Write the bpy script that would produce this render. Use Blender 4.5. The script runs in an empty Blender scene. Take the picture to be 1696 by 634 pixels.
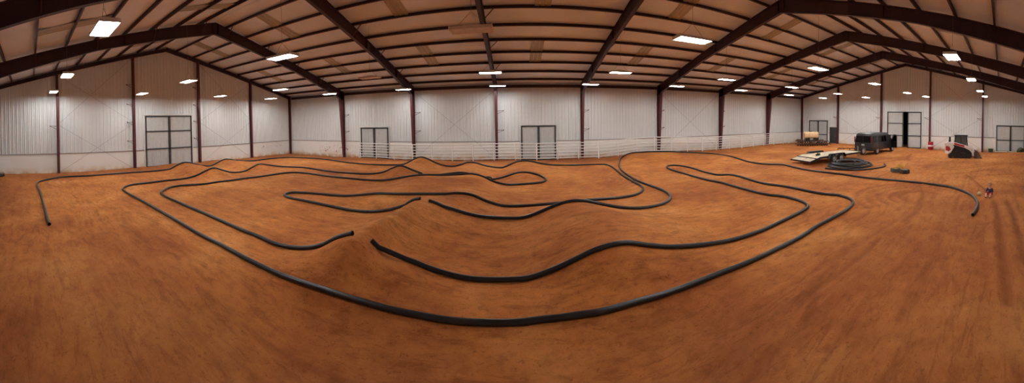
import bpy, bmesh, math, random
import numpy as np
from mathutils import Matrix, Vector
scene = bpy.context.scene
COL = scene.collection
# ------------------------------------------------------------------ camera (phone panorama: central cylindrical)
FPX, CX, CY = 512.67, 853.94, 207.03
PITCH, ROLL = 0.0192, -0.0135
cd = bpy.data.cameras.new('camera'); cam = bpy.data.objects.new('camera', cd); COL.objects.link(cam)
cd.type = 'PANO'; cd.panorama_type = 'CENTRAL_CYLINDRICAL'
cd.central_cylindrical_range_u_min = (0-CX)/FPX
cd.central_cylindrical_range_u_max = (1696-CX)/FPX
cd.central_cylindrical_range_v_min = -(634-CY)/FPX
cd.central_cylindrical_range_v_max = CY/FPX
cd.central_cylindrical_radius = 1.0
_R = (Matrix.Rotation(PITCH, 3, 'X') @ Matrix.Rotation(ROLL, 3, 'Y')).transposed()
_M = Matrix((_R @ Vector((1,0,0)), _R @ Vector((0,0,1)), -(_R @ Vector((0,1,0))))).transposed().to_4x4()
_M.translation = (0, 0, 3.512)
cam.matrix_world = _M; cd.clip_start = .05; cd.clip_end = 300
scene.camera = cam
# ------------------------------------------------------------------ world: night outside
world = bpy.data.worlds.new('night'); scene.world = world; world.use_nodes = True
world.node_tree.nodes['Background'].inputs[0].default_value = (.01, .012, .02, 1)
world.node_tree.nodes['Background'].inputs[1].default_value = .02
# ------------------------------------------------------------------ exposure
scene.view_settings.view_transform = 'Standard'; scene.view_settings.look = 'None'
scene.view_settings.gamma = 1; scene.view_settings.use_curve_mapping = False
scene.view_settings.exposure = 1.12
LAMP = 46.0           # strength of the lamp tubes
scene.cycles.use_denoising = True
scene.cycles.max_bounces = 8; scene.cycles.diffuse_bounces = 5
scene.cycles.sample_clamp_indirect = 6
# ------------------------------------------------------------------ building sizes
XL, XR, YF, YN = -24.55, 36.41, 27.56, -4.08
BAY = 7.62; SLOPE = .237; YR = (YF+YN)/2
EAVE = 6.57           # underside of the purlins at the wall
TRIM = 1.53
def from_wall(y): return min(YF-y, y-YN)
def purlin_z(y): return EAVE + SLOPE*from_wall(y)
FRAMES = [XL+i*BAY for i in range(9)]
# ------------------------------------------------------------------ helpers
PI = math.pi
class MB:
    """collects polygons for ONE mesh object"""
    def __init__(s): s.v = []; s.f = []; s.mi = []; s.cur = 0
    def add(s, vs, fs):
        n = len(s.v); s.v += [tuple(v) for v in vs]; s.f += [tuple(n+i for i in f) for f in fs]; s.mi += [s.cur]*len(fs)
        return s
    def box(s, c, d, rz=0, m=None):
        c = Vector(c); h = Vector(d)/2; R = m or Matrix.Rotation(rz, 3, 'Z')
        vs = [c + R @ Vector((x*h.x, y*h.y, z*h.z)) for x in (-1,1) for y in (-1,1) for z in (-1,1)]
        return s.add(vs, [(0,1,3,2),(4,6,7,5),(0,4,5,1),(2,3,7,6),(0,2,6,4),(1,5,7,3)])
    def bar(s, a, b, w, h, up=(0,0,1)):
        a = Vector(a); b = Vector(b); d = (b-a); L = d.length; d.normalize(); up = Vector(up)
        x = d.cross(up)
        if x.length < 1e-4: x = d.cross(Vector((1,0,0)))
        x.normalize(); z = x.cross(d)
        return s.box((a+b)/2, (L, w, h), m=Matrix((d, x, z)).transposed())
    def tube(s, pts, r, n=8, caps=True, closed=False, flip=False):
        pts = [Vector(p) for p in pts]; rs = r if hasattr(r, '__len__') else [r]*len(pts)
        t0 = (pts[1]-pts[0]).normalized(); u = t0.orthogonal().normalized()
        if abs(t0.z) < .9: u = Vector((0,0,1)) - t0*t0.z; u.normalize()
        vs = []; N = len(pts)
        for i, p in enumerate(pts):
            if closed: t = (pts[(i+1)%N]-pts[i-1]).normalized()
            else: t = (pts[min(i+1,N-1)]-pts[max(i-1,0)]).normalized()
            u = (u - t*u.dot(t)).normalized(); w = t.cross(u)
            for k in range(n):
                a = 2*PI*k/n; vs.append(p + (u*math.cos(a)+w*math.sin(a))*rs[i])
        fs = []
        for i in range(N if closed else N-1):
            j = (i+1)%N
            for k in range(n):
                q = (i*n+k, i*n+(k+1)%n, j*n+(k+1)%n, j*n+k); fs.append(q[::-1] if flip else q)
        if caps and not closed: fs += [tuple(range(n))[::-1], tuple((N-1)*n+k for k in range(n))]
        return s.add(vs, fs)
    def cyl(s, a, b, r, n=16, r2=None): return s.tube([a, b], [r, r if r2 is None else r2], n)
    def lathe(s, prof, c, axis='Z', n=24, m=None):
        """prof: list of (radius, height); closed ring profile is capped where radius = 0"""
        c = Vector(c); vs = []
        for r, h in prof:
            for k in range(n):
                a = 2*PI*k/n; p = Vector((r*math.cos(a), r*math.sin(a), h))
                if axis == 'Y': p = Vector((p.x, p.z, p.y))
                if axis == 'X': p = Vector((p.z, p.x, p.y))
                if m: p = m @ p
                vs.append(c+p)
        fs = [(i*n+k, i*n+(k+1)%n, (i+1)*n+(k+1)%n, (i+1)*n+k) for i in range(len(prof)-1) for k in range(n)]
        return s.add(vs, fs)
    def prism(s, poly, a, b, plane='XZ'):
        """polygon in a plane, extruded along the third axis from a to b"""
        def P(p, t): return {'XZ': (p[0], t, p[1]), 'YZ': (t, p[0], p[1]), 'XY': (p[0], p[1], t)}[plane]
        n = len(poly)
        return s.add([P(p, a) for p in poly]+[P(p, b) for p in poly],
                     [tuple(range(n)), tuple(range(n, 2*n))[::-1]]+[(i, i+n, (i+1)%n+n, (i+1)%n) for i in range(n)])
    def loft(s, rings, caps=True):
        n = len(rings[0]); vs = [v for r in rings for v in r]
        fs = [(i*n+k, i*n+(k+1)%n, (i+1)*n+(k+1)%n, (i+1)*n+k) for i in range(len(rings)-1) for k in range(n)]
        if caps: fs += [tuple(range(n))[::-1], tuple((len(rings)-1)*n+k for k in range(n))]
        return s.add(vs, fs)
    def build(s, name, mat, parent=None, smooth=False, bevel=0, loc=None, fix=True):
        me = bpy.data.meshes.new(name); me.from_pydata([tuple(v) for v in s.v], [], s.f)
        mats = mat if isinstance(mat, (list, tuple)) else [mat]
        for m in mats: me.materials.append(m)
        if len(mats) > 1: me.polygons.foreach_set('material_index', s.mi)
        if fix:
            bm = bmesh.new(); bm.from_mesh(me); bmesh.ops.recalc_face_normals(bm, faces=bm.faces); bm.to_mesh(me); bm.free()
        o = bpy.data.objects.new(name, me); COL.objects.link(o)
        if smooth:
            me.polygons.foreach_set('use_smooth', [True]*len(me.polygons))
            me.set_sharp_from_angle(angle=math.radians(40)) if hasattr(me, 'set_sharp_from_angle') else None
        if bevel:
            b = o.modifiers.new('bevel', 'BEVEL'); b.width = bevel; b.segments = 2; b.limit_method = 'ANGLE'
        if parent: o.parent = parent
        if loc: o.location = loc
        return o
def tag(o, label=None, cat=None, group=None, kind=None):
    if label: o['label'] = label
    if cat: o['category'] = cat
    if group: o['group'] = group
    if kind: o['kind'] = kind
    return o
def empty(name, loc=(0,0,0), rz=0, label=None, cat=None, group=None, kind=None):
    o = bpy.data.objects.new(name, None); COL.objects.link(o); o.location = loc; o.rotation_euler = (0,0,rz)
    o.empty_display_size = .2
    return tag(o, label, cat, group, kind)
def children(o): return [c for c in COL.objects if c.parent == o]
def copy_tree(o, parent=None, kids=None):
    c = o.copy(); COL.objects.link(c)
    if parent: c.parent = parent
    for ch in (kids if kids is not None else children(o)): copy_tree(ch, c)
    return c
def material(name, color, rough=.6, metal=0, noise=0, scale=5, bump=0, bscale=30, spec=.5, dust=None, coat=0):
    m = bpy.data.materials.new(name); m.use_nodes = True; nt = m.node_tree; N = nt.nodes; L = nt.links
    b = N['Principled BSDF']; b.inputs['Roughness'].default_value = rough; b.inputs['Metallic'].default_value = metal
    b.inputs['Specular IOR Level'].default_value = spec; b.inputs['Coat Weight'].default_value = coat
    tc = N.new('ShaderNodeTexCoord')
    nz = N.new('ShaderNodeTexNoise'); nz.inputs['Scale'].default_value = scale; nz.inputs['Detail'].default_value = 5
    L.new(tc.outputs['Object'], nz.inputs['Vector'])
    cr = N.new('ShaderNodeValToRGB'); L.new(nz.outputs['Fac'], cr.inputs['Fac'])
    k0, k1 = 1-noise, 1+noise
    cr.color_ramp.elements[0].position = .3; cr.color_ramp.elements[1].position = .7
    cr.color_ramp.elements[0].color = (*[min(1, c*k0) for c in color], 1); cr.color_ramp.elements[1].color = (*[min(1, c*k1) for c in color], 1)
    out = cr.outputs['Color']
    if dust:
        col, lo, hi = dust
        n2 = N.new('ShaderNodeTexNoise'); n2.inputs['Scale'].default_value = scale*.7; n2.inputs['Detail'].default_value = 8; L.new(tc.outputs['Object'], n2.inputs['Vector'])
        mr = N.new('ShaderNodeMapRange'); mr.inputs['From Min'].default_value = lo; mr.inputs['From Max'].default_value = hi; L.new(n2.outputs['Fac'], mr.inputs['Value'])
        mx = N.new('ShaderNodeMix'); mx.data_type = 'RGBA'; L.new(mr.outputs['Result'], mx.inputs['Factor']); L.new(out, mx.inputs['A']); mx.inputs['B'].default_value = (*col, 1); out = mx.outputs['Result']
    L.new(out, b.inputs['Base Color'])
    if bump:
        n3 = N.new('ShaderNodeTexNoise'); n3.inputs['Scale'].default_value = bscale; n3.inputs['Detail'].default_value = 4; L.new(tc.outputs['Object'], n3.inputs['Vector'])
        bp = N.new('ShaderNodeBump'); bp.inputs['Strength'].default_value = bump; bp.inputs['Distance'].default_value = .02; L.new(n3.outputs['Fac'], bp.inputs['Height']); L.new(bp.outputs['Normal'], b.inputs['Normal'])
    return m
DUST = (.36, .15, .06)
M = dict(
 steel=material('maroon_steel', (.085, .014, .018), .45, noise=.15, scale=1.5),
 steel_dark=material('dark_maroon_steel', (.034, .008, .017), .5, noise=.15, scale=1.5),
 black=material('black_paint', (.012, .012, .014), .4, noise=.2),
 door_frame=material('dark_door_frame', (.03, .033, .035), .45, noise=.2),
 tyre=material('tyre_rubber', (.022, .021, .02), .8, noise=.2, bump=.3, bscale=40, dust=(DUST, .5, .8)),
 rim=material('grey_wheel_rim', (.42, .42, .4), .4, metal=.7, noise=.2, dust=(DUST, .55, .8)),
 galv=material('galvanised_metal', (.45, .45, .43), .45, metal=.5, noise=.1),
 white_rail=material('white_painted_rail', (.86, .86, .82), .5, noise=.05, scale=3, dust=((.5,.35,.22), .68, .9)),
 wood=material('weathered_deck_plank', (.80, .73, .54), .8, noise=.22, scale=3, bump=.4, bscale=20, dust=((.10,.07,.04), .6, .72)),
 rust=material('rusty_iron', (.085, .045, .032), .85, noise=.5, scale=6, bump=.5, dust=((.22,.09,.04), .5, .65)),
 tan=material('tan_plastic_tank', (.80, .58, .33), .5, noise=.12, scale=3, dust=((.35,.2,.1), .6, .75)),
 van=material('black_van_paint', (.026, .028, .032), .42, noise=.1, coat=.0, dust=((.05,.03,.02), .55, .9)),
 glass_dark=material('dark_tinted_glass', (.002, .002, .003), .12, spec=.22),
 lamp_red=material('red_lens', (.22, .01, .02), .25),
 chrome=material('chrome', (.6, .6, .6), .2, metal=1),
 bob_white=material('white_machine_paint', (.86, .86, .84), .35, noise=.04, dust=((.5,.25,.12), .62, .9)),
 bob_red=material('red_machine_paint', (.45, .015, .02), .4, noise=.1),
 red=material('red_plastic', (.42, .012, .02), .45, noise=.2),
 white_plastic=material('white_plastic', (.8, .72, .7), .45, noise=.08),
 green=material('dark_green_plastic', (.015, .06, .035), .5, noise=.2),
 olive=material('olive_tarp', (.05, .055, .03), .8, noise=.4, scale=8, bump=.6),
 yellow=material('yellow_strap', (.75, .45, .08), .7, noise=.3, scale=12),
 greytyre=material('dusty_grey_green_tyre', (.085, .09, .07), .8, noise=.3, bump=.4, dust=(DUST, .6, .8)),
 skin=material('skin', (.62, .33, .24), .5, noise=.05),
 hair=material('blond_hair', (.52, .33, .15), .6, noise=.3, scale=30, bump=.5, bscale=80),
 shirt=material('navy_shirt', (.03, .03, .085), .85, noise=.3, scale=8),
 shirt_red=material('dark_red_shirt', (.20, .015, .04), .85, noise=.3, scale=8),
 trousers=material('red_shorts', (.42, .02, .03), .85, noise=.2, scale=8),
 sock=material('grey_sock', (.22, .2, .2), .9, noise=.2),
 shoe=material('dark_brown_shoe', (.05, .025, .015), .7, noise=.2),
 ball=material('cream_ball', (.75, .58, .30), .6, noise=.15, scale=10, dust=((.2,.08,.03), .6, .75)),
 beige=material('beige_lamp_housing', (.75, .62, .52), .5, noise=.05),
 housing=material('white_lamp_housing', (.7, .7, .7), .4),
 cable=material('grey_cable', (.20, .18, .18), .6),
 plate=material('grey_licence_plate', (.5, .5, .48), .4, noise=.3, scale=20),
)
# heights of the packed dirt on a 0.6 m grid, in units of 2 mm, one row per step in y
TNX,TNY,TG,TX0,TY0=103,54,0.6,-24.6,-4.1
TERRAIN=[
0,0,0,0,0,0,0,0,0,0,0,0,0,0,0,0,0,0,0,0,0,0,0,0,0,1,1,2,2,3,4,4,5,6,6,6,6,6,6,6,6,6,6,5,4,4,4,4,3,2,2,2,2,1,0,0,0,0,0,0,0,0,0,0,0,0,0,0,0,0,0,0,0,0,0,0,0,0,0,0,0,0,0,0,0,0,0,0,0,0,0,0,1,3,6,11,16,20,20,13,0,-20,-44,
0,0,0,0,0,0,0,0,0,0,0,0,0,0,0,0,0,0,0,0,0,0,0,0,0,0,1,1,2,2,2,3,4,4,4,4,4,4,4,4,4,4,4,4,3,3,2,2,2,2,2,1,1,0,0,0,0,0,0,0,0,0,0,0,0,0,0,0,0,0,0,0,0,0,0,0,0,0,0,0,0,0,0,0,0,0,0,0,0,0,0,0,0,1,4,8,13,17,16,10,-6,-29,-55,
0,0,0,0,0,0,0,0,0,0,0,0,0,0,0,0,0,0,0,0,0,0,0,0,0,0,0,0,0,1,1,2,2,2,2,2,2,2,2,2,2,2,2,2,2,2,1,1,1,1,0,0,0,0,0,0,0,0,0,0,0,0,0,0,0,0,0,0,0,0,0,0,0,0,0,0,0,0,0,0,0,0,0,0,0,0,0,0,0,0,0,-1,-1,0,1,5,10,14,14,6,-12,-39,-68,
0,0,0,0,0,0,0,0,0,0,0,0,0,0,0,0,0,0,0,0,0,0,0,0,0,0,0,0,0,0,0,0,0,-1,-1,-1,-1,-1,-1,-1,0,0,0,0,0,0,0,0,0,0,0,0,0,0,0,0,0,0,0,0,0,0,0,0,0,0,0,0,0,0,0,0,0,0,0,0,0,0,0,0,0,0,0,0,0,0,0,0,0,0,0,-1,-2,-2,0,3,8,10,10,2,-19,-49,-80,
0,0,0,0,0,0,0,0,0,0,0,0,0,0,0,0,0,0,0,0,0,0,0,0,0,0,0,0,0,-2,-2,-3,-4,-4,-5,-5,-5,-5,-4,-4,-4,-3,-3,-3,-3,-3,-3,-2,-2,-2,-1,0,0,0,0,0,0,0,0,0,0,0,0,0,0,0,0,0,0,0,0,0,0,0,0,0,0,0,0,0,0,0,0,0,0,0,0,0,0,0,0,-1,-1,-1,0,2,5,6,2,-8,-27,-54,-82,
0,0,0,0,0,0,0,0,0,0,0,0,0,0,0,0,0,0,0,0,0,0,0,0,0,0,0,-1,-2,-3,-4,-6,-8,-10,-10,-11,-11,-10,-10,-9,-8,-7,-7,-7,-7,-6,-6,-6,-5,-4,-2,-2,-1,0,0,0,0,0,0,0,0,0,0,0,0,0,0,0,0,0,0,0,0,0,0,0,0,0,0,0,0,0,0,0,0,0,0,0,0,0,0,0,0,0,0,2,2,1,-4,-16,-34,-58,-84,
1,0,0,0,0,0,0,0,0,0,0,0,0,0,0,0,0,0,0,0,0,0,0,0,0,0,0,-2,-3,-5,-8,-10,-14,-16,-18,-20,-20,-18,-17,-16,-14,-12,-12,-12,-12,-12,-12,-10,-8,-7,-5,-4,-2,-1,0,0,0,0,0,0,0,0,0,0,0,0,0,0,0,0,0,0,0,0,0,0,0,0,0,0,0,0,0,0,0,0,0,0,0,0,0,0,0,1,1,1,0,-4,-10,-23,-41,-63,-88,
1,1,0,0,0,0,0,0,0,0,0,0,0,0,0,0,0,0,0,0,0,0,0,0,0,0,-1,-2,-5,-8,-12,-16,-22,-26,-30,-32,-32,-30,-27,-24,-22,-20,-20,-20,-20,-20,-18,-16,-14,-11,-8,-6,-4,-2,-1,0,0,0,0,0,0,0,0,0,0,0,0,0,0,0,0,0,0,0,0,0,0,0,0,0,0,0,0,0,0,0,0,0,0,1,1,1,2,2,1,0,-2,-8,-16,-30,-48,-70,-94,
2,1,0,0,0,0,0,0,0,0,0,0,0,0,0,0,0,0,0,0,0,0,0,0,0,-1,-2,-4,-7,-12,-17,-24,-32,-38,-44,-46,-46,-44,-39,-34,-31,-29,-28,-29,-30,-29,-28,-25,-21,-16,-12,-8,-6,-3,-2,0,0,0,0,0,0,0,0,0,0,0,0,0,0,0,0,0,0,0,0,0,0,0,0,0,0,0,0,0,0,0,0,0,1,2,2,2,2,2,1,-1,-4,-12,-22,-37,-56,-79,-103,
2,2,1,0,0,0,0,0,0,0,0,0,0,0,0,0,0,0,0,0,0,0,0,0,0,-1,-2,-5,-9,-15,-22,-32,-43,-54,-62,-66,-65,-60,-54,-46,-42,-39,-39,-40,-42,-42,-40,-35,-30,-23,-17,-12,-8,-4,-2,-1,0,0,0,0,0,0,0,0,0,0,0,0,0,0,0,0,0,0,0,0,0,0,0,0,0,0,0,0,0,0,0,1,1,2,2,2,2,2,1,-2,-6,-14,-26,-43,-64,-88,-114,
4,2,2,0,0,0,0,0,0,0,0,0,0,0,0,0,0,0,0,0,0,0,0,0,0,-2,-4,-6,-11,-18,-28,-40,-55,-70,-82,-88,-87,-80,-68,-58,-52,-49,-50,-53,-56,-56,-54,-48,-39,-30,-22,-14,-9,-5,-2,-1,0,0,0,0,0,0,0,0,0,0,0,0,0,0,0,0,0,0,0,0,0,0,0,0,0,0,0,0,0,0,0,1,2,2,2,2,2,2,0,-2,-8,-16,-29,-47,-70,-96,-122,
5,4,2,1,0,0,0,0,0,0,0,0,0,0,0,0,0,0,0,0,0,0,0,0,0,-2,-4,-7,-12,-20,-31,-46,-66,-86,-104,-113,-110,-98,-82,-68,-59,-56,-60,-66,-70,-72,-68,-60,-49,-37,-26,-17,-10,-6,-3,-1,0,0,0,0,0,0,0,0,0,0,0,0,0,0,0,0,0,0,0,0,0,0,0,0,0,0,0,0,0,0,1,1,2,2,2,3,3,2,0,-2,-8,-17,-30,-47,-70,-96,-122,
6,4,3,2,0,0,-1,-1,-1,-1,0,0,0,0,0,0,0,0,0,0,0,0,0,0,0,-2,-4,-6,-12,-19,-30,-48,-71,-98,-124,-136,-131,-112,-90,-72,-60,-58,-64,-75,-84,-88,-82,-71,-56,-42,-28,-18,-10,-6,-2,-1,0,0,0,0,0,0,0,0,0,0,0,0,0,0,0,0,0,0,0,0,0,0,0,0,0,0,0,0,0,0,1,1,2,2,2,3,3,2,1,-2,-8,-16,-28,-43,-63,-86,-108,
9,6,4,2,0,-1,-2,-2,-2,-2,-1,0,0,0,0,0,0,0,0,0,0,0,0,0,0,-2,-3,-5,-9,-16,-26,-41,-66,-100,-134,-152,-142,-116,-87,-64,-52,-52,-62,-78,-92,-98,-91,-76,-59,-42,-26,-16,-9,-4,-2,-1,0,0,0,0,0,0,0,0,0,0,0,0,0,0,0,0,0,0,0,0,0,0,0,0,0,0,0,0,0,0,1,2,2,2,2,3,3,3,2,-2,-6,-13,-24,-37,-54,-72,-92,
12,8,6,2,0,-2,-2,-3,-3,-2,-2,-1,0,0,0,0,0,0,0,0,0,0,0,0,0,-1,-2,-3,-6,-10,-15,-25,-46,-79,-122,-148,-130,-98,-66,-44,-33,-34,-48,-68,-88,-95,-87,-70,-52,-34,-20,-11,-6,-3,-2,0,0,0,0,0,0,0,0,0,1,1,0,0,0,0,0,0,0,0,0,0,0,0,0,0,0,0,0,0,0,0,1,2,2,2,2,3,4,3,2,0,-4,-10,-19,-30,-44,-58,-75,
16,12,7,4,0,-2,-4,-5,-4,-4,-2,-1,0,0,0,0,0,0,0,0,0,0,0,0,0,0,0,0,-2,-2,-2,-3,-10,-24,-62,-90,-70,-44,-24,-12,-8,-10,-22,-38,-56,-65,-56,-44,-30,-18,-9,-4,-2,-1,0,0,0,0,0,0,0,0,0,0,0,0,1,1,1,0,0,0,-1,-1,-1,0,0,0,0,0,0,0,0,0,0,0,1,1,2,2,2,3,4,3,2,0,-3,-8,-14,-24,-34,-48,-60,
22,15,9,4,0,-4,-6,-8,-7,-6,-3,-2,0,0,0,0,0,0,0,0,0,0,0,0,0,0,1,2,3,4,6,6,23,62,103,120,80,54,30,15,9,8,14,26,32,28,22,14,8,6,3,1,0,0,0,0,0,0,0,0,0,0,0,0,0,0,0,0,0,-1,-2,-3,-3,-2,-2,-2,-1,0,0,0,0,0,0,0,0,0,1,1,2,2,2,3,3,3,2,1,-2,-6,-12,-19,-28,-38,-50,
28,20,12,5,-2,-6,-10,-12,-11,-8,-4,-1,0,1,1,0,0,0,0,0,0,0,0,0,0,0,2,2,4,6,8,-6,33,131,293,392,223,140,66,22,7,8,46,116,178,194,146,92,58,32,8,0,0,0,0,0,0,0,0,0,0,0,0,0,-1,-2,-2,-2,-3,-4,-6,-6,-6,-5,-4,-2,-2,-1,0,0,0,0,0,0,0,0,1,1,2,2,2,2,3,3,2,1,-1,-4,-10,-16,-24,-33,-42,
36,26,15,6,-3,-10,-15,-18,-16,-12,-6,-1,2,2,2,0,0,0,0,0,0,0,0,0,0,0,-1,-2,-4,-6,-12,-30,24,118,296,352,162,130,50,0,-11,-9,59,180,285,310,235,152,100,56,13,0,0,0,0,0,0,0,0,0,0,0,0,-2,-2,-4,-6,-7,-8,-10,-12,-12,-10,-8,-6,-4,-2,-2,0,0,0,0,0,0,0,0,1,1,2,2,2,2,2,2,2,1,-1,-4,-9,-15,-22,-30,-39,
45,32,19,8,-4,-14,-21,-24,-23,-18,-9,-2,2,2,1,0,0,-1,-1,-1,-1,0,0,-1,-2,-3,-5,-9,-15,-22,-29,-28,24,104,262,383,113,56,8,-26,-35,-18,61,178,271,285,250,184,124,72,29,8,1,-2,-2,-1,0,0,0,0,0,0,-1,-2,-4,-8,-10,-14,-18,-22,-22,-20,-16,-12,-8,-6,-4,-2,-1,0,0,0,0,0,0,0,0,1,1,2,2,2,2,2,2,0,-2,-4,-9,-14,-22,-30,-38,
54,38,24,10,-4,-18,-28,-34,-32,-24,-13,-2,3,3,1,-1,-2,-2,-2,-2,-2,-2,-2,-2,-2,-5,-9,-15,-23,-32,-38,-29,18,94,232,377,152,52,-7,-40,-44,-16,64,171,258,286,256,198,136,81,39,14,2,-2,-3,-2,-2,0,0,0,0,0,-2,-4,-6,-10,-16,-22,-28,-34,-32,-26,-20,-15,-10,-7,-4,-2,-2,0,0,0,0,0,0,0,0,0,1,1,2,2,2,2,0,0,-2,-6,-10,-15,-22,-30,-38,
63,44,28,12,-3,-22,-36,-42,-40,-32,-18,-2,3,2,1,-1,-2,-3,-4,-4,-3,-2,-2,-2,-4,-6,-10,-17,-26,-36,-40,-28,12,86,208,358,195,79,5,-36,-43,-13,65,168,253,285,255,197,134,81,40,16,2,-3,-4,-4,-2,-1,0,0,0,0,-2,-4,-8,-12,-18,-26,-34,-42,-36,-29,-22,-16,-12,-8,-5,-3,-2,0,0,0,0,0,0,0,0,0,0,1,1,1,1,0,0,-1,-3,-6,-10,-15,-22,-30,-37,
66,47,29,14,-2,-24,-42,-48,-46,-38,-24,-8,-1,2,2,0,-3,-4,-6,-5,-4,-4,-2,-2,-3,-6,-9,-16,-24,-34,-38,-26,4,79,181,346,224,110,27,-21,-34,-10,67,171,255,283,247,184,122,70,34,12,1,-4,-5,-4,-3,-2,0,0,0,0,-2,-5,-8,-13,-18,-24,-30,-32,-30,-26,-22,-16,-12,-8,-6,-3,-2,0,0,0,0,0,0,0,0,0,0,0,0,0,0,0,0,-2,-4,-6,-10,-14,-20,-26,-33,
66,48,30,14,0,-25,-40,-42,-36,-30,-22,-13,-1,4,4,0,-4,-7,-8,-8,-6,-4,-3,-2,-2,-4,-6,-10,-18,-28,-36,-24,-2,74,152,343,245,134,50,-2,-20,-7,68,179,262,278,230,159,97,52,23,6,-2,-5,-6,-5,-3,-1,0,0,0,0,-2,-4,-8,-12,-17,-22,-24,-24,-25,-24,-20,-16,-12,-8,-6,-3,-2,0,0,0,0,0,0,0,0,0,0,0,0,0,0,0,-1,-2,-4,-5,-8,-11,-15,-20,-24,
70,56,39,16,-2,-16,-17,-10,2,8,10,6,16,18,10,1,-6,-10,-11,-10,-8,-5,-3,-2,-1,-1,-2,-4,-10,-20,-36,-27,-8,62,130,330,270,154,72,20,3,-4,68,190,272,272,206,124,66,30,10,0,-4,-6,-6,-6,-4,-2,0,0,0,0,-2,-4,-6,-10,-15,-20,-24,-26,-25,-23,-19,-15,-11,-8,-5,-3,-2,0,0,0,0,0,0,0,0,0,0,0,0,0,0,-1,-2,-2,-2,-4,-5,-7,-9,-12,-14,
82,79,70,51,26,38,55,72,86,92,88,72,66,47,24,2,-10,-14,-14,-12,-8,-6,-3,-1,0,1,2,1,-3,-12,-24,-22,-2,50,136,288,266,170,99,42,20,4,63,180,260,254,174,90,40,13,2,-2,-3,-4,-6,-6,-4,-2,0,0,0,0,0,0,-2,-6,-12,-18,-23,-26,-26,-22,-18,-14,-10,-6,-4,-2,-1,0,0,0,0,0,0,0,0,0,0,0,0,-1,-1,-1,-2,-2,-2,-2,-2,-2,-2,-1,-1,
100,112,128,149,164,158,164,173,181,186,186,180,134,84,40,6,-10,-15,-15,-12,-9,-6,-4,-1,0,2,3,3,0,3,16,34,52,90,152,230,236,200,142,61,10,4,45,112,162,164,118,63,26,8,1,0,0,-3,-6,-7,-6,-4,0,2,2,2,6,7,4,0,-7,-14,-22,-26,-25,-20,-16,-12,-8,-5,-3,-2,-1,0,0,0,0,0,0,0,0,0,0,0,-1,-1,-2,-2,-1,0,0,1,2,4,7,10,14,
108,130,162,206,242,232,233,233,232,232,232,236,164,97,44,7,-10,-14,-14,-12,-8,-6,-4,-2,-2,-1,0,0,-2,16,61,100,116,135,166,196,210,226,188,68,-12,-14,11,32,54,67,52,30,12,4,1,1,0,-2,-6,-8,-9,-6,1,14,22,22,24,21,15,8,0,-8,-16,-22,-20,-16,-11,-8,-4,-3,-2,0,0,0,0,0,0,0,0,0,0,0,0,-1,-1,-2,-2,-2,-1,0,2,4,8,12,17,23,29,
100,119,144,174,197,196,194,188,182,175,165,150,112,70,33,6,-6,-10,-10,-10,-7,-6,-4,-5,-6,-8,-12,-14,-16,20,85,138,156,166,178,186,199,231,200,70,-24,-35,-26,-30,-22,-5,-2,-1,-1,0,1,2,0,-2,-6,-10,-12,-10,0,30,58,60,49,37,26,18,10,3,-4,-8,-8,-5,-3,-2,0,0,0,0,0,0,0,0,0,0,0,0,0,0,-1,-1,-2,-2,-2,-1,0,2,4,8,14,20,28,37,46,
81,88,96,102,106,107,104,95,86,74,60,39,34,26,14,4,-1,-5,-6,-6,-5,-4,-5,-8,-12,-17,-22,-24,-14,23,82,135,164,180,189,194,203,210,172,76,-6,-39,-49,-56,-54,-42,-31,-22,-14,-6,-1,1,0,-2,-6,-10,-12,-10,2,36,68,72,59,44,32,24,19,16,13,9,10,9,8,6,4,2,2,1,1,0,0,0,0,0,0,0,0,0,-1,-2,-2,-2,-2,-1,0,2,6,12,19,28,40,52,66,
63,59,50,36,25,25,22,12,2,-7,-16,-28,-18,-8,-3,-1,0,-2,-4,-4,-3,-3,-5,-8,-15,-24,-30,-32,-18,18,72,126,164,187,200,207,210,199,154,78,8,-34,-54,-64,-64,-55,-44,-32,-21,-11,-4,0,0,-2,-4,-6,-8,-6,4,30,58,60,48,36,28,24,24,27,33,38,33,24,17,11,7,4,3,2,1,1,0,0,0,0,0,0,0,-1,-1,-2,-2,-2,-2,-1,0,4,8,15,24,36,52,68,84,
57,48,30,0,-25,-6,4,0,-10,-21,-32,-41,-30,-16,-8,-2,0,-2,-2,-2,-1,-1,-4,-8,-16,-27,-38,-42,-29,8,62,120,166,196,214,222,222,204,154,81,14,-28,-50,-60,-62,-56,-48,-36,-24,-14,-5,0,0,0,-1,-2,-2,-2,2,8,16,19,18,16,15,16,21,29,42,56,46,31,20,12,8,5,3,2,1,0,0,0,0,0,0,0,0,-1,-2,-2,-2,-2,-2,-1,1,4,10,18,28,43,61,82,102,
66,63,56,42,29,42,50,48,40,27,9,-14,-6,0,2,2,0,-2,-2,0,1,1,-1,-6,-14,-28,-43,-52,-43,-6,54,122,177,210,228,238,240,223,166,83,12,-25,-42,-50,-54,-52,-46,-36,-26,-14,-6,0,0,0,2,2,4,3,-3,-16,-30,-28,-16,-8,-2,4,9,16,24,30,26,20,14,9,6,4,2,1,1,0,0,0,0,0,0,0,0,-1,-2,-2,-2,-2,-2,-1,1,4,10,18,30,46,66,89,111,
80,90,106,126,143,134,129,122,115,106,96,82,58,36,21,10,2,-4,-3,0,2,3,1,-2,-10,-22,-42,-58,-55,-17,54,133,194,224,238,249,258,252,188,78,-2,-24,-28,-35,-42,-44,-42,-35,-26,-15,-6,0,0,2,4,6,7,6,-5,-23,-40,-43,-35,-26,-17,-10,-6,-2,-2,-4,0,2,2,2,2,1,0,0,0,0,0,0,0,0,0,0,-1,-1,-2,-2,-2,-2,-2,-2,0,4,9,18,28,44,62,84,104,
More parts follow.
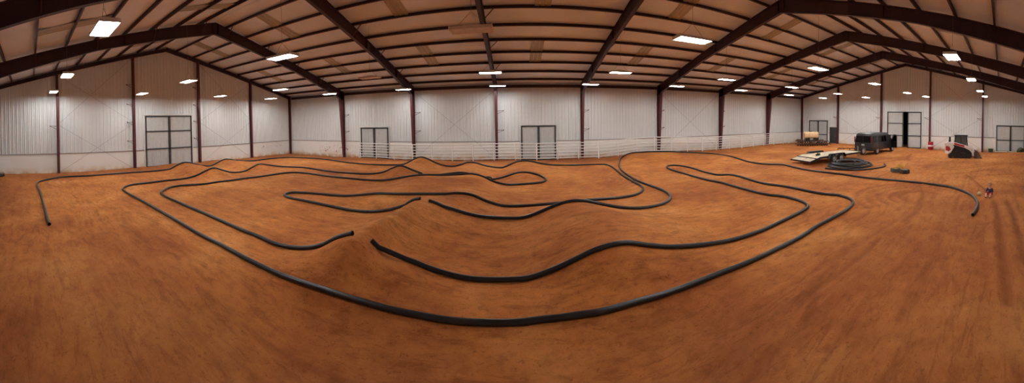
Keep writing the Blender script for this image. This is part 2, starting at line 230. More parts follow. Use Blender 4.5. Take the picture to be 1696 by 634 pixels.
86,106,136,176,208,192,186,180,173,168,165,160,106,64,36,19,6,-1,-2,0,2,2,0,-2,-4,-13,-33,-51,-50,-10,66,150,208,227,230,242,258,277,206,60,-28,-20,-6,-15,-28,-36,-38,-34,-24,-14,-6,0,0,2,4,7,8,6,-5,-24,-40,-46,-42,-34,-26,-20,-18,-18,-20,-22,-18,-12,-8,-4,-3,-2,-1,0,0,0,0,0,0,0,0,0,-1,-1,-2,-2,-2,-3,-2,-2,0,3,8,15,26,39,55,74,92,
78,96,119,144,163,171,177,177,172,162,146,126,92,60,39,26,14,6,2,0,-2,-5,-7,-8,-8,-11,-18,-15,12,60,108,150,182,192,196,212,228,242,172,37,-28,-4,22,10,-14,-30,-36,-32,-24,-14,-6,0,0,2,4,6,8,6,-4,-22,-38,-44,-40,-34,-28,-24,-24,-25,-28,-30,-26,-20,-14,-8,-5,-3,-2,-1,-1,0,0,0,0,0,0,0,-1,-2,-2,-2,-2,-3,-3,-2,-1,2,6,12,22,33,47,62,78,
60,70,82,91,99,118,134,140,135,120,92,60,51,38,32,28,23,14,6,-4,-12,-16,-18,-18,-15,-11,2,40,122,192,176,128,112,122,142,168,178,152,92,9,10,60,80,43,-2,-26,-32,-30,-22,-14,-6,0,0,0,2,4,6,4,-3,-13,-22,-28,-29,-27,-24,-22,-22,-24,-29,-32,-28,-20,-14,-8,-5,-3,-2,-1,-1,0,0,0,0,0,0,0,-1,-2,-2,-2,-3,-3,-4,-3,-2,0,4,10,18,28,40,53,67,
38,42,44,46,49,67,84,93,90,76,54,29,18,18,24,29,29,21,8,-8,-20,-26,-28,-27,-22,-12,14,72,212,314,232,92,44,62,96,140,142,74,22,-36,38,128,146,70,1,-21,-27,-26,-20,-12,-4,0,0,0,1,2,3,2,-2,-5,-8,-13,-16,-16,-15,-13,-12,-14,-18,-22,-18,-12,-6,-4,-2,-1,-1,0,0,0,0,0,0,0,0,0,-1,-2,-2,-2,-3,-4,-4,-3,-2,0,3,8,15,24,34,46,58,
22,21,18,16,16,30,45,54,53,43,27,12,6,8,16,25,26,20,6,-10,-24,-32,-34,-32,-25,-10,22,83,198,270,210,91,41,54,98,151,141,52,-13,-49,39,134,158,101,33,2,-12,-15,-14,-8,-3,1,0,-1,0,1,2,1,0,-2,-2,-4,-6,-6,-4,0,3,6,7,6,6,7,6,5,4,2,1,0,0,0,0,0,0,0,0,0,-1,-2,-2,-2,-3,-4,-4,-4,-2,0,2,7,14,22,32,42,54,
13,10,6,2,2,10,20,26,26,20,11,2,0,3,11,18,20,14,4,-10,-23,-32,-36,-34,-26,-8,26,82,160,203,163,87,49,65,112,158,138,54,-18,-40,35,126,164,130,75,35,10,-2,-6,-5,-2,0,0,0,0,1,2,1,0,-2,1,1,2,4,8,14,22,30,37,40,36,29,22,14,10,6,3,2,0,0,0,0,0,0,0,0,-1,-2,-2,-2,-3,-3,-4,-3,-2,0,2,7,13,21,31,42,54,
12,6,2,-1,0,4,8,11,10,7,2,-2,-3,0,6,12,14,10,2,-10,-21,-30,-34,-34,-26,-8,24,68,113,134,120,74,48,70,119,158,136,59,-14,-35,33,123,173,154,106,62,30,10,2,-2,-2,-1,0,0,2,2,3,3,2,0,2,6,10,15,20,28,39,52,66,76,65,48,34,22,14,8,4,2,0,0,0,0,0,0,0,0,-1,-2,-2,-2,-2,-3,-3,-3,-2,0,3,8,14,22,32,44,56,
14,8,3,0,0,0,2,2,2,0,-2,-4,-4,0,4,8,10,7,0,-8,-18,-27,-32,-32,-26,-8,22,68,118,148,120,72,44,66,117,158,136,63,-8,-30,32,124,180,168,124,77,41,18,6,0,-2,-2,-2,0,2,5,8,10,10,12,14,18,22,27,33,40,51,64,77,85,73,55,38,24,14,8,4,1,0,0,-1,-1,0,0,0,-1,-1,-2,-2,-2,-2,-2,-3,-2,-2,0,4,8,15,24,34,47,60,
20,12,6,2,0,-1,-1,-1,-2,-2,-3,-4,-2,0,4,6,8,6,1,-6,-16,-24,-30,-30,-25,-10,18,72,138,171,139,78,38,54,107,157,138,64,-8,-34,30,127,185,172,126,78,41,18,5,-1,-4,-5,-5,-3,2,9,16,21,26,28,32,35,38,42,46,51,58,66,74,75,64,50,34,21,12,5,2,0,-2,-2,-2,-2,-1,-1,-1,-1,-1,-1,-2,-2,-2,-2,-2,-2,-1,1,4,8,16,24,36,48,61,
22,14,8,3,0,-1,-2,-2,-2,-2,-2,-2,-1,1,4,6,6,6,3,-4,-12,-22,-26,-28,-24,-14,9,70,160,198,172,92,34,32,87,155,142,62,-11,-42,28,137,188,171,116,66,32,12,1,-4,-7,-11,-14,-9,2,14,26,36,46,52,56,58,58,59,60,61,63,65,65,61,50,36,24,12,4,0,-2,-4,-4,-3,-2,-2,-2,-2,-1,-1,-1,-1,-1,-1,-2,-2,-2,-2,0,2,4,8,14,23,33,45,56,
20,14,8,4,2,0,-1,-1,0,0,0,0,0,2,4,5,6,6,5,0,-10,-19,-24,-24,-21,-12,-2,69,220,312,242,112,27,2,58,156,148,56,-12,-52,28,161,196,168,98,48,18,4,-5,-8,-11,-20,-29,-20,-2,17,36,56,71,80,84,85,83,80,76,72,68,63,56,46,34,21,9,0,-5,-8,-8,-8,-6,-5,-4,-3,-2,-2,-2,-1,0,0,0,0,0,-1,-1,0,0,2,4,8,13,20,28,38,47,
18,13,8,4,2,0,0,0,0,1,1,2,2,2,3,4,6,6,5,1,-8,-16,-20,-19,-16,-6,6,82,240,342,264,124,26,-5,45,140,136,53,-2,-34,42,166,197,158,86,37,10,-2,-10,-14,-18,-26,-36,-28,-8,18,48,78,102,114,118,117,112,105,96,86,75,63,50,34,18,4,-8,-14,-16,-16,-14,-12,-10,-8,-6,-4,-3,-2,-2,-1,0,0,0,0,0,0,0,0,1,2,4,6,10,16,22,28,35,
15,10,7,4,2,0,0,0,1,1,2,2,2,2,2,3,4,4,4,0,-6,-13,-16,-16,-11,2,30,99,206,269,224,126,46,17,44,94,94,49,12,2,52,128,154,128,76,34,8,-6,-16,-21,-26,-35,-42,-36,-18,12,54,103,136,151,155,152,143,132,118,102,84,66,46,24,4,-13,-24,-28,-28,-24,-20,-16,-12,-10,-7,-6,-4,-3,-2,-1,0,1,2,2,2,2,2,2,2,2,4,5,8,10,14,18,23,
11,8,4,2,0,-2,-2,-2,-1,-1,0,0,0,0,0,1,2,2,1,-2,-7,-12,-15,-14,-8,7,37,91,157,192,168,108,53,28,38,60,60,39,20,20,50,92,108,93,60,27,4,-10,-20,-27,-34,-43,-50,-48,-34,-2,54,130,174,188,190,184,172,158,140,118,96,71,46,18,-8,-30,-41,-41,-37,-31,-24,-19,-14,-11,-8,-6,-5,-4,-2,0,1,2,4,5,6,5,4,4,3,2,3,4,4,6,7,8,10,
6,3,0,-2,-4,-5,-6,-6,-6,-6,-6,-6,-6,-5,-4,-3,-2,-1,-2,-5,-10,-14,-17,-16,-11,3,28,66,106,126,112,78,43,24,25,34,34,26,18,22,40,61,69,60,38,14,-4,-16,-24,-32,-40,-49,-58,-62,-54,-28,40,158,206,214,214,206,193,176,156,132,104,77,48,18,-14,-40,-50,-48,-42,-34,-27,-21,-16,-12,-10,-8,-6,-4,-2,0,2,5,7,8,9,8,8,6,4,4,2,2,1,0,0,-2,-2,
0,-2,-4,-7,-9,-11,-12,-14,-14,-14,-14,-14,-14,-13,-11,-8,-7,-6,-7,-10,-14,-18,-22,-24,-20,-10,8,33,57,68,61,41,20,9,8,12,14,12,10,14,24,34,36,28,14,-2,-15,-24,-29,-35,-42,-51,-62,-68,-66,-44,24,170,214,214,216,208,196,180,160,134,106,79,51,22,-8,-33,-44,-44,-40,-33,-26,-20,-16,-12,-10,-8,-7,-6,-3,0,4,8,12,14,14,14,12,10,7,4,2,0,-2,-6,-8,-12,-16,
-8,-10,-12,-14,-17,-20,-22,-24,-25,-26,-26,-26,-26,-24,-20,-17,-14,-12,-14,-16,-21,-27,-32,-37,-38,-32,-20,-4,10,16,12,1,-10,-16,-14,-10,-6,-4,-3,0,6,9,8,0,-11,-22,-30,-33,-34,-37,-42,-50,-60,-66,-64,-40,20,118,168,182,187,183,173,159,141,120,97,74,50,25,0,-20,-32,-35,-33,-28,-24,-19,-15,-12,-10,-9,-8,-6,-4,0,6,12,17,20,22,20,17,14,10,6,2,-2,-6,-12,-17,-24,-30,
-18,-18,-20,-24,-27,-31,-35,-38,-38,-40,-40,-42,-41,-38,-32,-28,-24,-21,-22,-24,-30,-38,-47,-56,-61,-62,-54,-44,-35,-32,-35,-42,-46,-46,-40,-34,-28,-22,-19,-16,-14,-14,-19,-28,-38,-46,-48,-45,-41,-38,-38,-44,-54,-62,-61,-42,2,63,106,130,140,141,135,124,111,96,80,64,47,29,10,-7,-18,-24,-24,-22,-19,-16,-13,-12,-10,-10,-10,-8,-5,1,8,17,24,30,30,28,24,18,12,6,1,-4,-11,-18,-26,-36,-46,
-28,-29,-30,-34,-38,-44,-50,-54,-54,-56,-57,-59,-59,-54,-47,-40,-34,-31,-32,-35,-42,-52,-64,-78,-90,-96,-93,-86,-80,-78,-82,-86,-86,-80,-70,-59,-50,-42,-38,-34,-34,-38,-44,-54,-65,-72,-68,-58,-48,-39,-34,-37,-48,-58,-62,-52,-27,9,44,70,86,91,90,83,76,68,60,52,44,33,20,6,-5,-12,-14,-14,-13,-12,-10,-10,-10,-10,-10,-10,-6,2,12,22,33,40,41,37,30,23,16,8,0,-7,-16,-25,-36,-49,-64,
-40,-40,-42,-45,-51,-58,-66,-70,-72,-72,-75,-78,-78,-72,-62,-53,-46,-42,-42,-46,-56,-68,-84,-102,-120,-133,-133,-128,-124,-124,-128,-132,-128,-116,-100,-85,-72,-63,-57,-54,-56,-60,-70,-81,-92,-98,-89,-73,-55,-40,-30,-30,-42,-57,-68,-69,-60,-42,-16,10,30,40,42,40,38,40,40,40,40,37,30,18,7,0,-5,-6,-7,-7,-8,-8,-10,-10,-12,-12,-8,2,14,28,42,51,52,46,38,28,18,10,0,-10,-20,-32,-46,-62,-80,
]
# centre lines of the pipes (x, y, z)
PIPE_PATHS={
'left':[[-11.26,0.66,0.06],[-11.87,0.62,0.06],[-13.5,0.6,0.06],[-15.25,0.56,0.06],[-17.34,0.52,0.06],[-18.34,0.44,0.06],[-19.24,0.4,0.06],[-19.99,0.47,0.06],[-20.43,0.62,0.06],[-21.42,1.38,0.06],[-22.03,2.31,0.06],[-22.12,4.42,0.06],[-22.4,6.82,0.06],[-22.25,9.13,0.06],[-22.25,10.27,0.07],[-22.3,10.77,0.09],[-22.3,11.45,0.35],[-22.3,12.16,0.52],[-22.3,12.88,0.39],[-22.3,13.77,0.14],[-22.3,14.7,0.03],[-22.3,15.5,0.27],[-22.3,16.32,0.45],[-22.3,17.19,0.31],[-22.3,18.27,0.13],[-21.88,19.21,0.08],[-22.01,20.52,0.06],[-21.88,21.86,0.06],[-21.18,23.3,0.06],[-18.82,23.93,0.06],[-16.65,23.7,0.06],[-13.66,22.6,0.07],[-11.48,22.6,0.01],[-9.47,22.6,0.05],[-8.65,22.6,0.13],[-7.91,22.6,0.45],[-7.54,22.6,0.62],[-7.15,22.6,0.69],[-6.67,22.6,0.58],[-6.06,22.6,0.33],[-5.35,22.6,0.11],[-4.66,22.6,0.07],[-4.08,22.6,0.2],[-3.45,22.6,0.36],[-2.93,22.6,0.31],[-2.26,22.6,0.13],[-1.48,22.6,0.01],[-0.97,22.6,0.0],[-0.47,22.6,0.2],[-0.02,22.6,0.37],[0.54,22.6,0.44],[1.11,22.6,0.4],[1.77,22.6,0.25],[2.67,22.6,0.11],[4.02,22.6,0.05],[5.41,22.6,0.03],[6.64,22.6,-0.01],[6.75,21.41,0.04],[6.54,19.43,0.06],[6.27,17.22,0.06],[6.2,15.57,0.06],[6.17,14.43,0.06],[5.99,13.76,0.06],[5.64,13.21,0.06],[5.09,12.79,0.06],[4.39,12.65,0.06],[3.71,12.68,0.06],[3.04,12.68,0.06],[2.38,12.65,0.06],[1.71,12.5,0.06],[1.15,12.41,0.06],[0.58,12.37,0.04],[-0.34,12.45,0.01],[-0.66,12.45,0.04],[-1.02,12.45,0.14],[-1.33,12.45,0.25],[-1.64,12.45,0.37],[-1.96,12.45,0.48],[-2.27,12.45,0.51],[-2.84,12.45,0.47],[-4.17,12.45,0.41],[-5.07,12.45,0.35],[-5.97,12.45,0.3],[-6.74,12.45,0.18],[-7.57,12.45,0.05],[-8.25,12.18,0.06],[-9.05,12.03,0.06],[-9.84,11.83,0.06],[-10.31,11.56,0.06],[-10.35,11.2,0.06],[-10.2,10.91,0.06],[-9.71,10.67,0.06],[-8.87,10.66,0.06],[-8.01,10.63,0.05],[-7.19,10.6,0.03],[-6.46,10.6,-0.0],[-5.76,10.6,0.02],[-5.1,10.6,0.1],[-4.47,10.6,0.26],[-3.86,10.6,0.49],[-3.44,10.6,0.71]],
'middle':[[-3.83,6.45,0.81],[-4.15,6.45,0.64],[-4.65,6.45,0.39],[-5.11,6.45,0.2],[-5.83,6.45,0.03],[-6.33,6.32,0.05],[-7.13,6.37,0.06],[-7.85,6.37,0.06],[-8.75,6.41,0.06],[-9.77,6.45,0.06],[-10.91,6.46,0.06],[-12.2,6.45,0.06],[-13.96,6.44,0.06],[-14.69,6.57,0.06],[-15.22,6.94,0.06],[-15.83,7.71,0.06],[-15.9,8.43,0.06],[-15.52,9.66,0.06],[-15.51,10.74,0.06],[-15.35,11.79,0.06],[-15.35,12.44,0.06],[-15.09,13.51,0.06],[-14.95,14.79,0.06],[-14.76,15.8,0.06],[-14.31,16.42,0.06],[-13.36,16.61,0.06],[-11.66,16.38,0.06],[-9.94,16.4,0.04],[-8.45,16.6,-0.01],[-7.55,16.6,0.05],[-6.47,16.6,0.26],[-5.72,16.6,0.4],[-5.09,16.6,0.47],[-4.21,16.6,0.48],[-3.09,16.6,0.54],[-2.42,16.6,0.57],[-2.08,16.6,0.53],[-1.75,16.6,0.41],[-1.42,16.6,0.24],[-0.93,16.6,0.08],[-0.44,16.6,-0.0],[0.15,16.45,0.04],[0.79,16.51,0.06],[1.39,16.8,0.06],[1.66,17.23,0.06],[1.64,17.71,0.09],[1.33,18.3,0.17],[0.88,18.3,0.31],[0.42,18.3,0.35],[-0.02,18.3,0.31],[-0.47,18.3,0.18],[-0.94,18.3,0.04],[-1.48,18.3,-0.02],[-1.5,18.3,0.06],[-2.0,18.3,0.1],[-2.5,18.3,0.22],[-2.86,18.3,0.3],[-3.31,18.3,0.35],[-3.87,18.3,0.3],[-4.6,18.3,0.2],[-5.3,18.3,0.15],[-6.0,18.3,0.18],[-5.71,18.3,0.2],[-6.1,18.3,0.34],[-6.81,18.3,0.55],[-7.29,18.3,0.64],[-7.54,18.3,0.57],[-7.98,18.3,0.38],[-8.53,18.3,0.18],[-9.31,18.3,0.06],[-10.49,18.3,0.01],[-12.35,18.3,0.01],[-14.42,18.3,0.1],[-15.22,18.3,0.11],[-17.02,17.84,0.11],[-18.0,17.27,0.22],[-18.0,16.44,0.37],[-18.0,15.63,0.2],[-18.0,15.02,0.02],[-18.0,14.28,-0.01],[-18.0,13.57,0.07],[-18.0,12.76,0.33],[-18.0,12.11,0.52],[-18.0,11.47,0.4],[-18.0,10.73,0.16],[-18.0,10.01,0.05],[-17.86,8.38,0.06],[-17.77,7.29,0.06],[-17.62,6.03,0.06],[-17.13,5.4,0.06],[-16.59,5.08,0.06],[-15.61,5.0,0.06],[-14.33,5.05,0.06],[-12.5,5.11,0.06],[-11.02,5.13,0.06],[-9.71,5.12,0.06],[-8.36,5.08,0.06],[-7.33,5.12,0.06],[-6.37,5.08,0.06],[-5.58,5.07,0.06],[-4.9,5.07,0.06],[-4.35,5.11,0.06],[-3.84,5.16,0.06],[-3.36,5.17,0.06],[-2.91,5.18,0.06],[-2.48,5.17,0.06],[-2.08,5.17,0.06],[-1.68,5.17,0.06],[-1.31,5.16,0.06],[-0.96,5.16,0.06],[-0.61,5.18,0.06],[-0.27,5.19,0.06],[0.07,5.21,0.06],[0.41,5.25,0.06],[0.76,5.26,0.06],[1.12,5.27,0.06],[1.44,5.26,0.06],[1.82,5.29,0.06],[2.23,5.32,0.06],[2.66,5.32,0.06],[3.12,5.34,0.06],[3.62,5.36,0.06],[4.17,5.38,0.06],[4.74,5.36,0.06],[5.4,5.35,0.06],[6.17,5.37,0.06],[7.08,5.39,0.06],[8.12,5.51,0.06],[9.11,5.54,0.06],[10.13,5.57,0.06],[10.56,5.62,0.06],[11.16,5.78,0.06],[11.48,5.97,0.06],[11.76,6.29,0.06],[11.93,6.69,0.06],[12.02,7.0,0.06],[11.85,7.63,0.06],[11.86,8.5,0.06],[11.95,9.49,0.06],[11.86,10.43,0.06],[11.74,11.05,0.06],[11.7,11.92,0.08],[11.6,12.54,0.16],[11.6,13.33,0.19],[11.6,14.0,0.16],[11.6,15.19,-0.01],[11.56,15.94,-0.02],[11.58,16.83,-0.02],[11.53,18.06,0.04],[11.36,19.0,0.06],[11.08,19.63,0.06],[10.56,19.66,0.06],[10.12,19.03,0.06],[9.92,17.99,0.06],[9.93,16.62,0.06],[9.91,15.19,0.06],[9.97,14.03,0.06],[10.17,12.91,0.06],[10.11,11.96,0.06],[10.09,10.8,0.06],[10.08,9.78,0.06],[10.15,9.37,0.06],[10.35,8.82,0.06],[10.35,8.3,0.06],[10.23,7.72,0.06],[9.99,7.25,0.06],[9.75,7.02,0.06],[9.34,6.9,0.06],[8.56,6.79,0.06],[7.62,6.69,0.06],[6.81,6.6,0.06],[6.17,6.6,0.06],[5.59,6.62,0.07],[4.73,6.62,0.17],[3.87,6.62,0.3],[3.31,6.62,0.41],[2.78,6.62,0.56],[2.44,6.62,0.64],[2.05,6.62,0.63],[1.73,6.62,0.57],[1.39,6.62,0.46],[0.97,6.62,0.31],[0.53,6.62,0.16],[0.23,6.62,0.08],[-0.33,6.62,0.05],[-0.99,6.62,0.05],[-1.43,6.62,0.1],[-1.89,6.62,0.19],[-2.36,6.62,0.3],[-2.85,6.62,0.43],[-3.37,6.62,0.55]],
'right':[[-3.11,10.7,0.61],[-2.73,10.7,0.48],[-2.18,10.7,0.34],[-1.63,10.7,0.2],[-1.1,10.7,0.12],[-0.3,10.7,0.08],[0.12,10.7,0.08],[0.39,10.7,0.13],[0.76,10.7,0.26],[1.19,10.7,0.42],[1.46,10.7,0.5],[1.74,10.7,0.56],[2.12,10.7,0.59],[2.56,10.7,0.54],[3.13,10.7,0.39],[3.71,10.7,0.24],[4.32,10.7,0.14],[4.99,10.8,0.08],[5.72,11.05,0.06],[6.25,11.51,0.06],[6.6,12.21,0.06],[6.73,13.15,0.06],[6.62,14.31,0.06],[6.51,15.66,0.06],[6.62,17.61,0.06],[6.99,19.94,0.06],[8.03,23.06,0.06],[9.09,25.31,0.14],[9.62,25.2,0.4],[10.93,25.2,0.49],[13.23,25.2,0.41],[15.7,25.2,0.2],[18.09,24.74,-0.02],[16.9,20.2,0.22],[16.9,19.04,0.1],[16.9,17.95,0.01],[16.9,16.9,-0.0],[16.9,15.92,0.04],[16.9,14.42,0.16],[16.9,13.43,0.09],[16.9,12.12,0.01],[16.9,10.89,0.01],[16.9,9.49,0.01],[16.84,8.4,-0.02],[16.51,6.76,0.04],[16.4,5.32,0.06],[16.19,3.95,0.06],[15.7,2.62,0.06],[15.05,1.91,0.06],[14.25,1.37,0.06],[13.36,1.05,0.06],[12.65,0.93,0.06],[11.91,0.94,0.06],[11.25,1.0,0.06]],
}
# ------------------------------------------------------------------ ground
TERR = np.array(TERRAIN, float).reshape(TNY, TNX)/500.0
def ground_np(x, y):
    """bicubic (Catmull-Rom) height of the packed dirt"""
    fx = np.clip((np.asarray(x, float)-TX0)/TG, 0, TNX-1.001); fy = np.clip((np.asarray(y, float)-TY0)/TG, 0, TNY-1.001)
    i = fx.astype(int); j = fy.astype(int); a = fx-i; b = fy-j
    def w(t): return (-.5*t+t*t-.5*t**3, 1-2.5*t*t+1.5*t**3, .5*t+2*t*t-1.5*t**3, -.5*t*t+.5*t**3)
    wa, wb = w(a), w(b); r = 0
    for m in range(4):
        for n in range(4):
            r = r + wb[m]*wa[n]*TERR[np.clip(j+m-1, 0, TNY-1), np.clip(i+n-1, 0, TNX-1)]
    return r
def gz(x, y): return float(ground_np(np.array([x]), np.array([y]))[0])
def vnoise(x, y, s, seed):
    rs = np.random.RandomState(seed); T = rs.rand(256, 256)
    u = x/s; v = y/s; i = np.floor(u).astype(int); j = np.floor(v).astype(int); a = u-i; b = v-j
    a = a*a*(3-2*a); b = b*b*(3-2*b); g = lambda p, q: T[q % 256, p % 256]
    return (g(i,j)*(1-a)+g(i+1,j)*a)*(1-b)+(g(i,j+1)*(1-a)+g(i+1,j+1)*a)*b-.5
# tyre tracks and scuffed arcs in the dirt: (points, width, depth)
RUTS = []
def arc(cx, cy, r, a0, a1, wd=.12, dp=.014, n=24, ry=None):
    RUTS.append(([(cx+r*math.cos(math.radians(a0+(a1-a0)*k/n)), cy+(ry or r)*math.sin(math.radians(a0+(a1-a0)*k/n))) for k in range(n+1)], wd, dp))
for k in range(6): arc(4.2, 17.2, 1.0+.38*k, -80, 60, .10, .016)
for k in range(4): arc(-20.2, 3.4, 1.0+.45*k, 150, 330, .12, .016)
for k in range(5): arc(13.6, 3.6, .9+.5*k, -30, 150, .14, .018)
RUTS += [([(20.64,4.63),(21.57,3.31),(23.39,1.74),(25.36,-.1),(26.69,-1.88)], .09, .035), ([(19.45,3.76),(20.2,2.69),(21.13,1.77),(22.38,.78)], .09, .03),
         ([(19.89,.69),(20.24,-.29),(20.56,-1.46)], .10, .035), ([(21.1,5.2),(22.2,3.7),(24.1,2.0),(26.2,.2)], .09, .03),
         ([(19.62,2.22),(17.93,1.6),(16.5,1.14),(15.14,.74)], .10, -.03), ([(13.58,.24),(11.96,.06),(9.96,-.04),(7.79,-.14),(5.96,-.22)], .13, .03), ([(13.5,-.35),(11.9,-.5),(9.8,-.62),(7.6,-.75)], .13, .03),
         ([(16.92,4.66),(14.23,3.62),(11.75,3.17),(10.19,3.22)], .10, .02), ([(30,9),(26,8.2),(23,9.6),(22,12)], .12, .02)]
rr = random.Random(4)
for k in range(60):
    y = rr.uniform(-3.2, 4.4); x = rr.uniform(-17, 14); L = rr.uniform(2, 7); s = rr.uniform(-.12, .12)
    RUTS.append(([(x, y), (x+L/2, y+s*L/2+rr.uniform(-.15,.15)), (x+L, y+s*L)], rr.uniform(.03, .10), rr.uniform(-.012, .018)))
for k in range(14):
    x = rr.uniform(-21.8, -18.6); y = rr.uniform(4, 12); RUTS.append(([(x, y), (x+rr.uniform(-.3,.3), y+3), (x+rr.uniform(-.3,.3), y+6)], .08, .01))
GX = np.concatenate([np.arange(XL-.05, -12, .11), np.arange(-12, 13, .075), np.arange(13, XR+3.2, .11)])
GY = np.concatenate([np.arange(YN-.05, 9, .075), np.arange(9, YF+.1, .12)])
gx, gy = np.meshgrid(GX, GY)
gh = ground_np(gx, gy)
gh = gh + .020*vnoise(gx, gy*1.4, .9, 1) + .012*vnoise(gx, gy*2.2, .33, 2) + .006*vnoise(gx*.35, gy*2.0, .4, 3) + .006*vnoise(gx, gy, .14, 5)
scuff = np.zeros_like(gh)
for pts, wd, dp in RUTS:
    P = np.array(pts); lo = P.min(0)-1; hi = P.max(0)+1
    ix = np.where((GX > lo[0]) & (GX < hi[0]))[0]; iy = np.where((GY > lo[1]) & (GY < hi[1]))[0]
    if not len(ix) or not len(iy): continue
    sl = np.ix_(iy, ix); X = gx[sl]; Y = gy[sl]; d = np.full(X.shape, 9.)
    for (ax, ay), (bx, by) in zip(pts[:-1], pts[1:]):
        vx, vy = bx-ax, by-ay; t = np.clip(((X-ax)*vx+(Y-ay)*vy)/(vx*vx+vy*vy+1e-9), 0, 1)
        d = np.minimum(d, np.hypot(X-ax-t*vx, Y-ay-t*vy))
    prof = np.exp(-(d/wd)**2) - .55*np.exp(-((d-1.7*wd)/(.8*wd))**2)
    gh[sl] -= 1.5*dp*prof; scuff[sl] = np.maximum(scuff[sl], np.exp(-(d/(1.2*wd))**2)*min(1, abs(dp)/.02))
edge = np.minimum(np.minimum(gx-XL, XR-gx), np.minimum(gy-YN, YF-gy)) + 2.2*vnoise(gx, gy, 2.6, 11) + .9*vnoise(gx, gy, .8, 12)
soil_and_falloff = np.clip((4.0-edge)/2.2, 0, 1)*np.where(gx > 18, .45, 1.0)  # undriven soil near the walls, with lamp falloff painted in as darker colour
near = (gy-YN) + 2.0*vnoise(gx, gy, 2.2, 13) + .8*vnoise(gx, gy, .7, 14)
soil_and_falloff = np.maximum(soil_and_falloff, .8*np.clip((9.6-near)/2.6, 0, 1)*np.clip((16-gx)/4, 0, 1)*np.clip((gx+13)/6, 0, 1))  # near side: redder soil, plus light falloff painted into its colour
nyy, nxx = gx.shape
me = bpy.data.meshes.new('floor')
co = np.stack([gx, gy, gh], -1).reshape(-1, 3).astype(np.float32)
idx = np.arange(nyy*nxx).reshape(nyy, nxx)
q = np.stack([idx[:-1,:-1], idx[:-1,1:], idx[1:,1:], idx[1:,:-1]], -1).reshape(-1, 4)
me.vertices.add(len(co)); me.vertices.foreach_set('co', co.ravel())
me.loops.add(q.size); me.loops.foreach_set('vertex_index', q.ravel().astype(np.int32))
me.polygons.add(len(q)); me.polygons.foreach_set('loop_start', (np.arange(len(q))*4).astype(np.int32))
me.polygons.foreach_set('use_smooth', np.ones(len(q), bool)); me.update(calc_edges=True)
at = me.attributes.new('scuff', 'FLOAT', 'POINT'); at.data.foreach_set('value', scuff.ravel().astype(np.float32))
at = me.attributes.new('soil_and_falloff', 'FLOAT', 'POINT'); at.data.foreach_set('value', soil_and_falloff.ravel().astype(np.float32))
